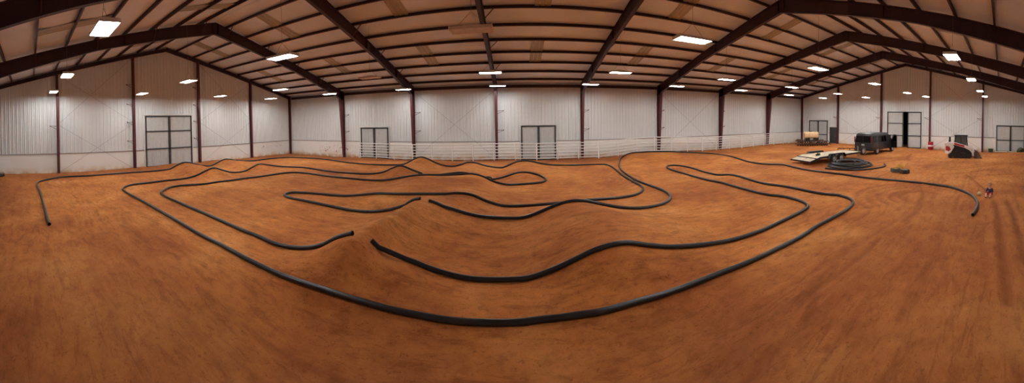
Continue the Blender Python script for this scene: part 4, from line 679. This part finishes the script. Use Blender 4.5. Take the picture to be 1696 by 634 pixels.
# gate latch posts either side of the door openings
# ------------------------------------------------------------------ wheels
def wheel(parent, loc, r, w, rim='rim', tyre='tyre', axis='Y', name='wheel', out=-1, m=None):
    """tyre mesh with a rim child; out = side of the dished face"""
    T = MB(); rr = r*.62
    T.lathe([(rr, -w/2), (r*.90, -w/2), (r*.97, -w*.42), (r, -w*.3), (r, w*.3), (r*.97, w*.42), (r*.90, w/2), (rr, w/2), (rr, -w/2)], (0,0,0), axis, 28, m)
    t = T.build(name, M[tyre], parent, smooth=True, loc=loc)
    R = MB(); s = out
    R.lathe([(rr*1.02, s*w*.48), (rr*.9, s*w*.46), (rr*.82, s*w*.2), (rr*.5, s*w*.22), (rr*.36, s*w*.36), (0.001, s*w*.38)], (0,0,0), axis, 24, m)
    R.lathe([(rr*1.0, -s*w*.46), (rr*.9, -s*w*.4), (.001, -s*w*.3)], (0,0,0), axis, 24, m)
    R.build('rim', M[rim], t, smooth=True)
    return t
# ------------------------------------------------------------------ flatbed trailer
TH = math.radians(-9.5)
gT = gz(21.6, 13.6)
tr = empty('flatbed_trailer', (21.55, 13.62, gT), TH, 'low flatbed car trailer with pale worn deck planks parked behind the black van', 'trailer')
L0, L1, W2 = -3.0, 3.35, 1.06
def deck_z(x): return .56 if x > -1.9 else .56-(-1.9-x)*.23
mb = MB(); nb = 9
for k in range(nb):
    y = -W2+.06+(2*W2-.12)*(k+.5)/nb; wd = (2*W2-.12)/nb-.012
    mb.box(((L1-1.9)/2, y, .57), (L1+1.9, wd, .045))
    mb.bar((L0, y, deck_z(L0)+.01), (-1.9, y, .57), wd, .045)
mb.build('deck', M['wood'], tr)
mb = MB()
for s in (-1, 1):
    mb.box(((L1-1.9)/2, s*W2, .52), (L1+1.9, .06, .13)); mb.bar((L0, s*W2, deck_z(L0)-.04), (-1.9, s*W2, .52), .06, .13)
mb.box((L1, 0, .52), (.06, 2*W2, .13)); mb.box((L0, 0, deck_z(L0)-.03), (.08, 2*W2+.06, .1))
for k in range(8): mb.box((L1-.5-k*.75, 0, .49), (.05, 2*W2, .07))
mb.build('frame', M['black'], tr)
for s in (-1, 1):
    f = MB(); pr = [(-1.05,.40), (-.82,.74), (.82,.74), (1.05,.40)]
    for (a, b) in zip(pr[:-1], pr[1:]): f.bar((a[0]-.15, s*1.20, a[1]), (b[0]-.15, s*1.20, b[1]), .26, .02)
    f.prism([(p[0]-.15, p[1]) for p in pr]+[(.9-.15,.62-.1+.1), (-.9-.15,.62)], s*1.075, s*1.095)
    f.build('fender', M['black'], tr)
    for x in (-.56, .28): wheel(tr, (x, s*1.20, .345), .345, .21, out=s)
mb = MB(); mb.bar((L1, .75, .5), (L1+1.15, 0, .48), .08, .1); mb.bar((L1, -.75, .5), (L1+1.15, 0, .48), .08, .1); mb.box((L1+1.25, 0, .5), (.3, .09, .1)); mb.build('tongue', M['black'], tr)
mb = MB(); mb.cyl((L1+.95, 0, .05), (L1+.95, 0, .95), .035); mb.cyl((L1+.95, 0, .03), (L1+.95, 0, .06), .1); mb.bar((L1+.95, 0, .93), (L1+.95, .2, .93), .02, .02); mb.build('jack', M['galv'], tr)
wheel(tr, (L1+.75, -.70, .58), .38, .21, out=-1, name='spare_wheel')
for s in (-1, 1):
    mb = MB(); mb.box((L0-.045, s*.85, deck_z(L0)-.03), (.02, .16, .06)); mb.build('tail_lamp', M['lamp_red'], tr)
# folded dirty strap bundle lying on the tail of the deck
mb = MB(); bm_pts = []
for k in range(60):
    a = k*.55; bm_pts.append(((.16+.09*math.sin(k*.31))*math.cos(a), (.13+.06*math.cos(k*.2))*math.sin(a), .03+.0022*k+.01*math.sin(k)))
mb.tube(bm_pts, .022, 6); c_ = tr.matrix_basis @ Vector((-1.7, -.55, .59))
c_ = Vector((21.55, 13.62, gT)) + Matrix.Rotation(TH, 3, 'Z') @ Vector((-1.55, -.45, .60))
tag(mb.build('rope_bundle', M['olive'], smooth=True, loc=c_), 'dark bundle of rope dropped on the near tail of the trailer deck', 'rope')
t = empty('steel_rack', (28.6, 15.6, gz(28.6, 15.6)), math.radians(-58), 'low dark steel rack on the dirt beyond the trailer, left of the van', 'rack')
mb = MB()
for z in (.12, .36): mb.bar((-.95, 0, z), (.95, 0, z), .05, .05); mb.bar((-.95, .4, z), (.95, .4, z), .05, .05)
for x in (-.95, -.3, .3, .95): mb.bar((x, 0, .36), (x, .4, .36), .05, .05)
mb.build('rack_frame', M['rust'], t)
for x in (-.95, -.3, .3, .95):
    for y in (0, .4): mb = MB(); mb.bar((x, y, 0), (x, y, .38), .05, .05); mb.build('leg', M['rust'], t)
# ------------------------------------------------------------------ black van
TV = math.radians(-5.0); gV = gz(29.5, 12.8)
van = empty('passenger_van', (27.0, 13.0, gV), TV, 'black full size van with tinted windows and its front door open', 'van')
def ring(x, zb, zt, wb, wm, wt, zm=1.12, n=5):
    """one closed cross section: sill, belt line, roof with rounded corners"""
    h = []
    for (w, z) in ((wb*.90, zb), (wb, zb+.10), (wm, zm-.25), (wm, zm)): h.append((w, z))
    rt = min(.17, (zt-zm)*.6)
    for k in range(n):
        a = PI/2*k/(n-1); h.append((wt-rt+rt*math.cos(a), zt-rt+rt*math.sin(a)))
    L = [(x, -w, z) for w, z in h]; R = [(x, w, z) for w, z in h[::-1]]
    return [Vector(p) for p in L+R]
H = 2.13
secs = [ring(.06,.50,H-.22,.90,.94,.76), ring(.12,.42,H-.08,.94,.98,.82), ring(.35,.40,H-.02,.97,1.0,.86), ring(1.2,.40,H,.98,1.0,.87), ring(3.0,.40,H,.98,1.0,.87), ring(3.75,.40,H-.04,.98,1.0,.86), ring(4.0,.40,H-.13,.98,1.0,.84),
        ring(4.72,.40,1.36,.98,.99,.90), ring(5.1,.40,1.27,.97,.98,.86), ring(5.45,.42,1.14,.93,.94,.80, zm=.95), ring(5.58,.5,1.02,.88,.9,.78, zm=.88)]
mb = MB(); mb.loft(secs); body = mb.build('body', M['van'], van, smooth=True)
def quad_slab(mb, P, n, th=.012):
    P = [Vector(p) for p in P]; n = Vector(n).normalized()*th; k = len(P)
    mb.add([p+n for p in P]+[p-n*3 for p in P], [tuple(range(k)), tuple(range(k, 2*k))[::-1]]+[(i, i+k, (i+1)%k+k, (i+1)%k) for i in range(k)])
side_y = lambda z, s: s*(1.0 - max(0, (z-1.12))/(H-1.12)*.125)
def side_win(x0, x1, z0, z1, s, slope=0):
    mb = MB(); P = [(x0, side_y(z0, s), z0), (x1+slope, side_y(z0, s), z0), (x1, side_y(z1, s), z1), (x0, side_y(z1, s), z1)]
    quad_slab(mb, P, (0, s, .12), .012); return mb.build('side_window', M['glass_dark'], van)
for s in (-1, 1):
    for x0, x1, sl in ((.42, 1.42, 0), (1.55, 2.55, 0), (2.68, 3.12, 0)): side_win(x0, x1, 1.22, 1.84, s, sl)
side_win(3.3, 3.95, 1.22, 1.84, 1, .45)
for y0, y1 in ((-.86, -.05), (.05, .86)):
    mb = MB(); k = .90; P = [(.035, y0, 1.22), (.035, y1, 1.22), (.06, y1*k, 1.84), (.06, y0*k, 1.84)]; quad_slab(mb, P, (-1, 0, .04), .012)
    mb.build('rear_window', M['glass_dark'], van)
mb = MB(); quad_slab(mb, [(4.73,-.84,1.37), (4.73,.84,1.37), (4.05,.74,1.95), (4.05,-.74,1.95)], (.6,0,.7), .02); mb.build('windscreen', M['glass_dark'], van)
for s in (-1, 1):
    mb = MB(); mb.box((.07, s*.945, 1.48), (.08, .10, .56)); mb.build('tail_lamp', M['lamp_red'], van, bevel=.015)
    mb = MB(); mb.box((5.57, s*.68, .86), (.06, .34, .20)); mb.build('head_lamp', M['glass_dark'], van, bevel=.02)
mb = MB(); mb.box((-.02, 0, .55), (.16, 1.86, .18)); mb.build('bumper', M['black'], van, bevel=.03)
mb = MB(); mb.box((5.64, 0, .55), (.14, 1.86, .22)); mb.build('bumper', M['black'], van, bevel=.03)
mb = MB(); mb.box((.045, .0, .98), (.02, .34, .16)); mb.build('licence_plate', M['plate'], van)
mb = MB(); mb.box((.05, .0, 1.20), (.012, .02, 1.5)); mb.build('door_seam', M['black'], van)
for s in (-1, 1):
    for x in (1.48, 2.62, 3.2): mb = MB(); mb.box((x, s*1.002, .95), (.012, .01, .9)); mb.build('panel_seam', M['black'], van)
for x in (1.22, 4.72):
    for s in (-1, 1):
        wheel(van, (x, s*.88, .375), .375, .24, out=s, rim='rim' if s < 0 else 'rim')
        ar = MB(); pts = [(x+.46*math.cos(a), s*.985, .375+.46*math.sin(a)) for a in np.linspace(0.05, PI-.05, 14)]
        for a, b in zip(pts[:-1], pts[1:]): ar.bar(a, b, .06, .03)
        ar.build('wheel_arch', M['black'], van)
# open front passenger door, hinged at its front edge
dr = bpy.data.objects.new('front_door', None)
mb = MB(); z0, z1 = .48, 1.20
mb.prism([(-.98,.48),(-.98,1.2),(0,1.2),(0,.48)], -.04, .04)
fdoor = mb.build('front_door', M['van'], van, bevel=.03); fdoor.location = (4.28, -1.03, 0); fdoor.rotation_euler = (0, 0, math.radians(62))
mb = MB(); fr_pts = [(-.96,0,1.2), (-.92,0,1.78), (-.86,0,1.86), (-.45,0,1.88), (-.30,0,1.82), (0,0,1.24)]; mb.tube(fr_pts, .035, 6); mb.build('window_frame', M['van'], fdoor)
mb = MB(); mb.prism([(-.93,1.2),(-.89,1.80),(-.42,1.83),(-.05,1.2)], -.008, .008); mb.build('door_glass', M['glass_dark'], fdoor)
mb = MB(); mb.box((-.12, .17, 1.30), (.10, .22, .28)); mb.bar((-.12, 0, 1.22), (-.12, .1, 1.26), .04, .04); mb.build('wing_mirror', M['black'], fdoor, bevel=.02)
mb = MB(); mb.box((3.78, -1.0, 1.2), (.84, .012, 1.32)); mb.build('door_opening', M_bore, van)
mb = MB(); mb.box((4.5, 1.12, 1.35), (.10, .22, .28)); mb.build('wing_mirror', M['black'], van, bevel=.02)
# ------------------------------------------------------------------ compact track loader
gB = gz(29.2, 3.4)
lo = empty('compact_track_loader', (29.0, 3.80, gB), math.radians(-84), 'white and red compact track loader with black cab beside the gable wall', 'loader')
# local +x = forward (towards the bucket), y = width
mb = MB()
mb.prism([(-1.25,.42), (-1.42,.62), (-1.45,1.28), (-1.2,1.42), (-.55,1.40), (-.45,1.2), (.55,1.05), (.95,.78), (.95,.42)], -.55, .55); mb.build('chassis', M['black'], lo, bevel=.03)
mb = MB(); mb.prism([(-1.47,.45), (-1.49,1.30), (-1.2,1.44), (-.6,1.42), (-.9,.95), (-1.2,.42)], -.57, .57); mb.build('rear_hood', M['bob_white'], lo, bevel=.03)
for s in (-1, 1):
    y0, y1 = (s*.56, s*.80)
    mb = MB(); mb.prism([(-1.46,.40), (-1.52,1.30), (-1.22,1.47), (-.78,1.42), (-.62,1.0), (-1.0,.38)], min(y0,y1), max(y0,y1)); mb.build('rear_post', M['bob_white'], lo, bevel=.02)
    mb = MB(); mb.prism([(-1.40,.72),(-1.38,1.12),(-1.05,1.05),(-.92,.80),(-1.1,.62)], s*.80, s*.805); mb.build('red_panel', M['bob_red'], lo)
    # lift arm: from the rear post sloping forward and down to the bucket
    mb = MB(); up = [(-1.30,1.40), (-.75,1.50), (.40,1.20), (1.02,1.02), (1.26,.66), (1.32,.24), (1.06,.20), (1.02,.50), (.80,.74), (.30,.98), (-.72,1.24), (-1.30,1.18)]
    mb.prism(up, min(s*.62, s*.76), max(s*.62, s*.76)); mb.build('lift_arm', M['bob_white'], lo, bevel=.015)
    mb = MB(); mb.prism([(-.62,1.42),(.34,1.19),(.28,1.02),(-.62,1.25)], s*.762, s*.768); mb.build('red_stripe', M['bob_red'], lo)
    mb = MB(); mb.tube([(-.85, s*.69, .98), (.35, s*.69, .93)], .045, 10); mb.tube([(.3, s*.69, .93), (.95, s*.69, .88)], .025, 8); mb.build('hydraulic_cylinder', M['black'], lo)
    # rubber track
    tk = MB(); path = []
    for k in range(13): a = PI/2+PI*k/12; path.append((-.92+.24*math.cos(a), .26+.24*math.sin(a)))
    for k in range(13): a = -PI/2+PI*k/12; path.append((.82+.20*math.cos(a), .22+.20*math.sin(a)))
    path += [(.2,.54), (-.3,.66), (-.6,.60)]
    n = len(path); c0 = (0,.3); inner = [(p[0]+(c0[0]-p[0])*.055, p[1]+(c0[1]-p[1])*.16) for p in path]
    ya, yb = min(s*.50, s*.86), max(s*.50, s*.86)
    tk.add([(p[0], y, p[1]) for y in (ya, yb) for p in path]+[(p[0], y, p[1]) for y in (ya, yb) for p in inner],
           [(i, (i+1)%n, n+(i+1)%n, n+i) for i in range(n)]+[(2*n+i, 3*n+i, 3*n+(i+1)%n, 2*n+(i+1)%n) for i in range(n)]+[(i, 2*n+i, 2*n+(i+1)%n, (i+1)%n) for i in range(n)]+[(n+i, n+(i+1)%n, 3*n+(i+1)%n, 3*n+i) for i in range(n)])
    for i in range(n):
        a, b = path[i], path[(i+1)%n]; m_ = ((a[0]+b[0])/2, (a[1]+b[1])/2); tk.bar((a[0], ya, a[1]), (a[0], yb, a[1]), .05, .03)
    tk.build('rubber_track', M['tyre'], lo)
    for x, z, r in ((-.92,.26,.17), (.82,.22,.14), (-.5,.13,.10), (-.15,.13,.10), (.2,.13,.10), (.52,.13,.10)):
        mb = MB(); mb.cyl((x, ya+.06, z), (x, yb-.05, z), r, 14); mb.build('track_roller', M['black'], lo)
    mb = MB(); mb.prism([(-.9,.16),(-.55,.56),(-.25,.60),(.75,.34),(.75,.14)], min(s*.56,s*.72), max(s*.56,s*.72)); mb.build('track_frame', M['black'], lo)
# cab
cab = MB(); x0, x1, zb, zt = -.62, .62, 1.0, 2.04
for s in (-1, 1):
    cab.bar((x0, s*.50, zb), (x0+.08, s*.46, zt), .08, .08); cab.bar((x1, s*.50, zb-.05), (x1-.12, s*.46, zt), .07, .07); cab.bar((0, s*.50, zb), (0, s*.46, zt), .06, .05)
    cab.bar((x0, s*.50, zb+.12), (x1, s*.50, zb+.08), .05, .07)
cab.box((-.02, 0, zt+.02), (1.26, 1.04, .09)); cab.box((x0-.02, 0, 1.25), (.06, .98, .5)); cab.bar((x1, -.5, zb+.05), (x1, .5, zb+.05), .06, .06)
cab.build('cab_frame', M['black'], lo, bevel=.01)
M_cabglass = material('cab_glass', (.09, .10, .09), .1)
for s in (-1, 1):
    for a, b in ((x0+.08, -.04), (.04, x1-.10)):
        mb = MB(); mb.prism([(a,1.16),(a+.02,1.96),(b-.02,1.96),(b,1.16)], s*.475, s*.485); mb.build('cab_window', M_cabglass, lo)
mb = MB(); mb.box((-.15, 0, 1.15), (.5, .5, .12)); mb.box((-.42, 0, 1.45), (.12, .5, .55)); mb.build('seat', M['black'], lo, bevel=.02)
mb = MB(); mb.cyl((-1.05, .3, 1.4), (-1.05, .3, 1.86), .05); mb.build('exhaust', M['black'], lo)
mb = MB(); mb.cyl((-1.12, -.48, 1.38), (-1.05, -.48, 1.95), .06); mb.build('air_intake', M['black'], lo)
mb = MB(); mb.tube([(-.95,-.2,1.4), (-.9,-.2,1.7), (-.7,-.2,1.62), (-.75,-.2,1.4)], .018, 6); mb.build('guard_rail', M['galv'], lo)
mb = MB(); W = .92
mb.prism([(p-.10, q) for p, q in [(1.30,.10),(1.30,.60),(1.36,.66),(1.42,.60),(1.42,.14),(2.08,.05),(2.10,.03),(2.08,.01),(1.36,.02)]], -W, W); 
for s in (-1, 1): mb.prism([(1.22,.06),(1.24,.67),(1.52,.56),(1.98,.04)], min(s*W, s*(W-.03)), max(s*W, s*(W-.03)))
mb.build('bucket', M['galv2'] if 'galv2' in M else material('dusty_bucket_steel', (.11,.09,.08), .6, noise=.4, scale=5, dust=(DUST,.5,.7)), lo)
# ------------------------------------------------------------------ rusty implement with a tan water tank
gI = gz(32.3, 23.0); AI = math.radians(-39)
im = empty('disc_harrow', (32.45, 23.0, gI), AI, 'low rusty disc harrow parked in the far right corner by the fence end', 'farm implement')
mb = MB()
for y in (-.62, .0, .62): mb.box((0, y, .58), (3.9, .10, .10))
for x in (-1.7, -.9, 0, .9, 1.7): mb.box((x, 0, .52), (.09, 1.6, .09))
mb.bar((-2.2, -.7, .35), (-1.2, -.3, .62), .1, .1); mb.bar((1.2, -.6, .62), (2.4, -.85, .2), .09, .09); mb.bar((-.3,-.7,.6), (0,-2.0,.35), .1,.1); mb.bar((.3,-.7,.6), (0,-2.0,.35), .1,.1)
mb.build('frame', M['rust'], im)
for gy_ in (-.75, .45):
    for k in range(13):
        x = -1.9+k*.315; mb = MB(); m_ = Matrix.Rotation(math.radians(14 if gy_ < 0 else -14), 3, 'Z')
        mb.lathe([(.001,-.03),(.16,-.015),(.27,.02),(.275,.03),(.16,0),(.001,-.015)], (0,0,0), 'X', 16, m_); mb.build('disc', M['rust'], im, loc=(x, gy_, .27), smooth=True)
    mb = MB(); mb.cyl((-2.0, gy_, .28), (2.0, gy_, .28), .035, 8); mb.build('axle', M['rust'], im)
mb = MB(); mb.tube([(1.75,-.7,.5), (1.95,-.72,.66), (2.2,-.72,.52), (2.3,-.74,.15)], .05, 8); mb.build('hitch', M['rust'], im)
mb = MB(); mb.box((-1.55, -.35, .74), (.8, .5, .22)); mb.build('weight_box', M['rust'], im, bevel=.02)
mb = MB(); mb.box((1.3,-.4,.70), (.5,.35,.16)); mb.build('weight_box', M['rust'], im, bevel=.02)
tkk = empty('water_tank', (32.45+.05, 23.0+.05, gI+.63), AI, 'tan plastic water tank on black wheels sitting on top of the rusty harrow', 'tank')
mb = MB(); rings = []
for x, k in ((-.92,.90), (-.84,1), (-.4,1), (-.38,.97), (-.34,.97), (-.32,1), (.32,1), (.34,.97), (.38,.97), (.40,1), (.84,1), (.92,.90)):
    rings.append([Vector((x, .46*k*math.copysign(abs(math.cos(a))**.55, math.cos(a)), .74+.42*k*math.copysign(abs(math.sin(a))**.55, math.sin(a)))) for a in np.linspace(0, 2*PI, 24, endpoint=False)])
mb.loft(rings); mb.build('tank_shell', M['tan'], tkk, smooth=True)
mb = MB(); mb.cyl((0,0,1.14), (0,0,1.24), .17, 18); mb.build('filler_cap', M['black'], tkk)
mb = MB()
for x in (-.6, .6): mb.prism([(x-.2,.06),(x-.14,.34),(x+.14,.34),(x+.2,.06)], -.42, .42)
mb.box((0,0,.04), (1.7,.7,.06)); mb.build('saddle', M['black'], tkk)
for x in (-.42, .42): wheel(tkk, (x, -.5, .2), .2, .14, rim='black', out=-1)
# ------------------------------------------------------------------ things along the right gable wall
g = gz(35.7, 8.3); t = empty('barrier_barrel', (35.7, 8.32, g), 0, 'red plastic barrel with a white band beside the gable wall post', 'barrel')
mb = MB(); mb.lathe([(.001,0),(.31,0),(.33,.03),(.33,.36),(.31,.38)], (0,0,0), n=24); mb.build('lower_drum', M['red'], t, smooth=True)
mb = MB(); mb.lathe([(.315,.38),(.325,.40),(.325,.56),(.315,.58)], (0,0,0), n=24); mb.build('white_band', M['white_plastic'], t, smooth=True)
mb = MB(); mb.lathe([(.31,.58),(.32,.60),(.32,.90),(.30,.94),(.001,.94)], (0,0,0), n=24); mb.build('upper_drum', M['red'], t, smooth=True)
g = gz(35.9, 1.2); t = empty('plastic_bin', (35.85, 1.22, g), 0, 'small dark green plastic bin on the dirt left of the right gable door', 'bin')
mb = MB(); mb.loft([[Vector((x*k, y*k, z)) for x, y in ((-.2,-.27),(.2,-.27),(.2,.27),(-.2,.27))] for k, z in ((.85,0),(1,.34),(1.06,.34),(1.06,.38))]); mb.build('tub', M['green'], t, bevel=.02)
mb = MB(); mb.box((0,0,.40), (.44,.6,.05)); mb.build('lid', M['green'], t, bevel=.015)
mb = MB(); mb.box((35.95, -.9, gz(35.9,-.9)+.04), (.2, 3.2, .12)); tag(mb.build('wooden_board', M['wood']), 'long pale board lying along the foot of the right gable door', 'board')
def lump(name, c, s, mat, seed, label, cat):
    bm = bmesh.new(); bmesh.ops.create_icosphere(bm, subdivisions=4, radius=1); r_ = np.random.RandomState(seed)
    f = r_.uniform(1.5, 5, (6,3)); p = r_.uniform(0, 6, 6)
    for v in bm.verts:
        k = 1+sum(.09*math.sin(f[i] @ np.array(v.co)+p[i]) for i in range(6)); v.co = Vector((v.co.x*s[0]*k, v.co.y*s[1]*k, max(-.05, v.co.z*s[2]*k)))
    me_ = bpy.data.meshes.new(name); bm.to_mesh(me_); bm.free(); me_.materials.append(mat); me_.polygons.foreach_set('use_smooth', [True]*len(me_.polygons))
    o = bpy.data.objects.new(name, me_); COL.objects.link(o); o.location = c; return tag(o, label, cat)
lump('tarp_heap', (35.3, -2.25, gz(35.3,-2.25)), (.4,.5,.55), M['olive'], 3, 'dark olive tarp heap at the far right edge in front of the door', 'tarp')
# tyre by the left wall at the edge of the picture
t = empty('old_tyre', (-23.35, -2.35, gz(-23.35,-2.35)+.13), 0, 'old black tyre lying by the left gable wall at the picture edge', 'tyre')
wheel(t, (0,0,0), .42, .26, axis='Z', out=1, name='tyre_carcass')
# two small tyres with yellow rope in the drive area
for x, y, lab, mt in ((19.45, 6.92, 'dusty grey green small tyre lying flat, the left one under yellow rope', 'greytyre'), (19.15, 6.18, 'dark small tyre lying flat, the right one of the pair near the loader', 'tyre')):
    t = empty('small_tyre', (x, y, gz(x, y)+.13), 0, lab, 'tyre', 'pair of small tyres'); wheel(t, (0,0,0), .34, .25, axis='Z', out=1, name='tyre_carcass', tyre=mt, rim='rim' if mt == 'tyre' else 'yellow')
mb = MB(); pts = []
for k in range(90):
    a = k*.42; pts.append((.30*math.cos(a)*(1+.2*math.sin(k*.17))+.05*math.sin(k*.9), .24*math.sin(a)*(1+.2*math.cos(k*.23)), .02+.035*math.sin(k*.37)**2+.0012*k))
mb.tube(pts, .022, 6); tag(mb.build('rope_bundle', M['yellow'], smooth=True, loc=(19.84, 6.70, gz(19.8,6.7)+.28)), 'yellow rope heaped over the back of the left small tyre', 'rope')
# ------------------------------------------------------------------ seated child with a ball
def skinned(name, joints, bones, mat, parent=None, sub=2, loc=None):
    """one continuous skin-modifier mesh; joints: name -> (co, radius) , first joint is the root"""
    names = list(joints); me_ = bpy.data.meshes.new(name)
    me_.from_pydata([joints[n][0] for n in names], [(names.index(a), names.index(b)) for a, b in bones], [])
    me_.materials.append(mat); o = bpy.data.objects.new(name, me_); COL.objects.link(o)
    md = o.modifiers.new('skin', 'SKIN'); md.use_smooth_shade = True
    if not me_.skin_vertices:
        bpy.context.view_layer.objects.active = o; o.select_set(True); bpy.ops.object.mode_set(mode='EDIT'); bpy.ops.object.mode_set(mode='OBJECT'); o.select_set(False)
    for i, n in enumerate(names):
        r = joints[n][1]; r = r if isinstance(r, tuple) else (r, r); me_.skin_vertices[0].data[i].radius = r
    me_.skin_vertices[0].data[0].use_root = True
    s = o.modifiers.new('sub', 'SUBSURF'); s.levels = sub; s.render_levels = sub
    if parent: o.parent = parent
    if loc: o.location = loc
    return o
KX, KY = 14.35, .48
kid = empty('person', (KX, KY, gz(KX, KY)), math.radians(165), 'small blond child in navy and dark red top sitting on the dirt', 'person')
# local +x = the way the child faces; sitting with knees bent, leaning a little forward
J = {'pelvis': ((0,0,.10), (.085,.075)), 'waist': ((.015,0,.20), (.080,.070)), 'chest': ((.05,0,.31), (.088,.070)), 'neck0': ((.065,0,.39), (.050,.045)), 'neck': ((.08,0,.435), (.034,.034)),
     'jaw': ((.098,0,.485), (.058,.055)), 'head': ((.10,0,.545), (.086,.080)), 'crown': ((.09,0,.605), (.070,.066))}
B = [('pelvis','waist'), ('waist','chest'), ('chest','neck0'), ('neck0','neck'), ('neck','jaw'), ('jaw','head'), ('head','crown')]
for s, n in ((1,'l'), (-1,'r')):
    J.update({n+'sho': ((.055, s*.105, .365), .040), n+'elb': ((.12, s*.165, .245), .029), n+'wri': ((.235, s*.10, .195), .019), n+'palm': ((.265, s*.085, .183), (.020,.012)),
              n+'hip': ((.03, s*.065, .10), .064), n+'kne': ((.23, s*.125, .20), .046), n+'ank': ((.37, s*.085, .055), .028), n+'toe': ((.43, s*.10, .035), (.026,.020))})
    B += [('neck0', n+'sho'), (n+'sho', n+'elb'), (n+'elb', n+'wri'), (n+'wri', n+'palm'), ('pelvis', n+'hip'), (n+'hip', n+'kne'), (n+'kne', n+'ank'), (n+'ank', n+'toe')]
    for k in range(4):
        y = s*(.085+(-.0165+.011*k)*1); ln = (.026,.030,.028,.022)[k]
        J[n+'f%da' % k] = ((.283, y, .180), .0058); J[n+'f%db' % k] = ((.283+ln*.7, y, .170), .0050); J[n+'f%dc' % k] = ((.283+ln, y, .156), .0042)
        B += [(n+'palm', n+'f%da' % k), (n+'f%da' % k, n+'f%db' % k), (n+'f%db' % k, n+'f%dc' % k)]
    J[n+'t0'] = ((.262, s*.062, .182), .0062); J[n+'t1'] = ((.280, s*.052, .172), .0052); B += [(n+'palm', n+'t0'), (n+'t0', n+'t1')]
body_ = skinned('body', J, B, M['skin'], kid)
# face details
def ball(name, c, r, mat, parent, sc=(1,1,1), n=12):
    bm = bmesh.new(); bmesh.ops.create_uvsphere(bm, u_segments=n*2, v_segments=n, radius=r)
    for v in bm.verts: v.co = Vector((v.co.x*sc[0], v.co.y*sc[1], v.co.z*sc[2]))
    me_ = bpy.data.meshes.new(name); bm.to_mesh(me_); bm.free(); me_.materials.append(mat); me_.polygons.foreach_set('use_smooth', [True]*len(me_.polygons))
    o = bpy.data.objects.new(name, me_); COL.objects.link(o); o.location = c; o.parent = parent; return o
M_eye = material('dark_eye', (.02,.02,.03), .2); M_lip = material('lip', (.45,.14,.12), .5)
for s in (-1, 1):
    ball('eye', (.172, s*.030, .545), .0095, M_eye, kid, (.5,1,.8), 8)
    ball('ear', (.095, s*.080, .535), .019, M['skin'], kid, (.7,.35,1), 8)
ball('nose', (.183, 0, .522), .011, M['skin'], kid, (1,.8,.9), 8); ball('mouth', (.165, 0, .497), .017, M_lip, kid, (.35,1,.3), 8)
# hair: a cap following the skull
bm = bmesh.new(); bmesh.ops.create_uvsphere(bm, u_segments=32, v_segments=20, radius=1)
dead = [v for v in bm.verts if v.co.z < (.12+.42*max(0, v.co.x) if v.co.x > 0 else -.45*min(1, -v.co.x*2))]; bmesh.ops.delete(bm, geom=dead, context='VERTS')
for v in bm.verts:
    k = 1+.025*math.sin(v.co.y*23)*math.sin(v.co.x*17); v.co = Vector((v.co.x*.098*k, v.co.y*.090*k, v.co.z*.098*k))
me_ = bpy.data.meshes.new('hair'); bm.to_mesh(me_); bm.free(); me_.materials.append(M['hair']); me_.polygons.foreach_set('use_smooth', [True]*len(me_.polygons))
hair = bpy.data.objects.new('hair', me_); COL.objects.link(hair); hair.parent = kid; hair.location = (.088, 0, .572)
so = hair.modifiers.new('thick', 'SOLIDIFY'); so.thickness = .014; so.offset = -1
SJ = {'hem': ((.0,0,.115), (.100,.090)), 'waist': ((.012,0,.20), (.096,.084)), 'chest': ((.048,0,.31), (.102,.084)), 'col': ((.066,0,.392), (.054,.050))}
SB = [('hem','waist'), ('waist','chest'), ('chest','col')]
for s, n in ((1,'l'), (-1,'r')):
    SJ.update({n+'sho': ((.055, s*.106, .366), .050), n+'elb': ((.12, s*.166, .246), .040), n+'cuf': ((.215, s*.112, .203), .028)}); SB += [('col', n+'sho'), (n+'sho', n+'elb'), (n+'elb', n+'cuf')]
skinned('shirt', SJ, SB, M['shirt'], kid)
skinned('shirt_yoke', {'a': ((.052,0,.335), (.106,.088)), 'b': ((.066,0,.385), (.066,.060))}, [('a','b')], M['shirt_red'], kid)
for s in (1, -1):
    skinned('trouser_leg', {'hip': ((.02, s*.060, .105), .078), 'mid': ((.13, s*.10, .16), .070), 'kne': ((.235, s*.126, .203), .056), 'cuf': ((.27, s*.118, .165), .050)}, [('hip','mid'), ('mid','kne'), ('kne','cuf')], M['trousers'], kid)
    skinned('sock', {'a': ((.325, s*.10, .105), .036), 'b': ((.362, s*.088, .06), .034)}, [('a','b')], M['sock'], kid)
    skinned('shoe', {'heel': ((.352, s*.085, .038), (.036,.034)), 'toe': ((.445, s*.103, .032), (.034,.026))}, [('heel','toe')], M['shoe'], kid)
bx, by = 14.35, .98
bm = bmesh.new(); bmesh.ops.create_uvsphere(bm, u_segments=32, v_segments=20, radius=.105)
me_ = bpy.data.meshes.new('toy_ball'); bm.to_mesh(me_); bm.free(); me_.materials.append(M['ball']); me_.polygons.foreach_set('use_smooth', [True]*len(me_.polygons))
o = bpy.data.objects.new('toy_ball', me_); COL.objects.link(o); o.location = (bx, by, gz(bx, by)+.10); tag(o, 'cream ball with scattered brown patches on the dirt beside the child', 'ball')
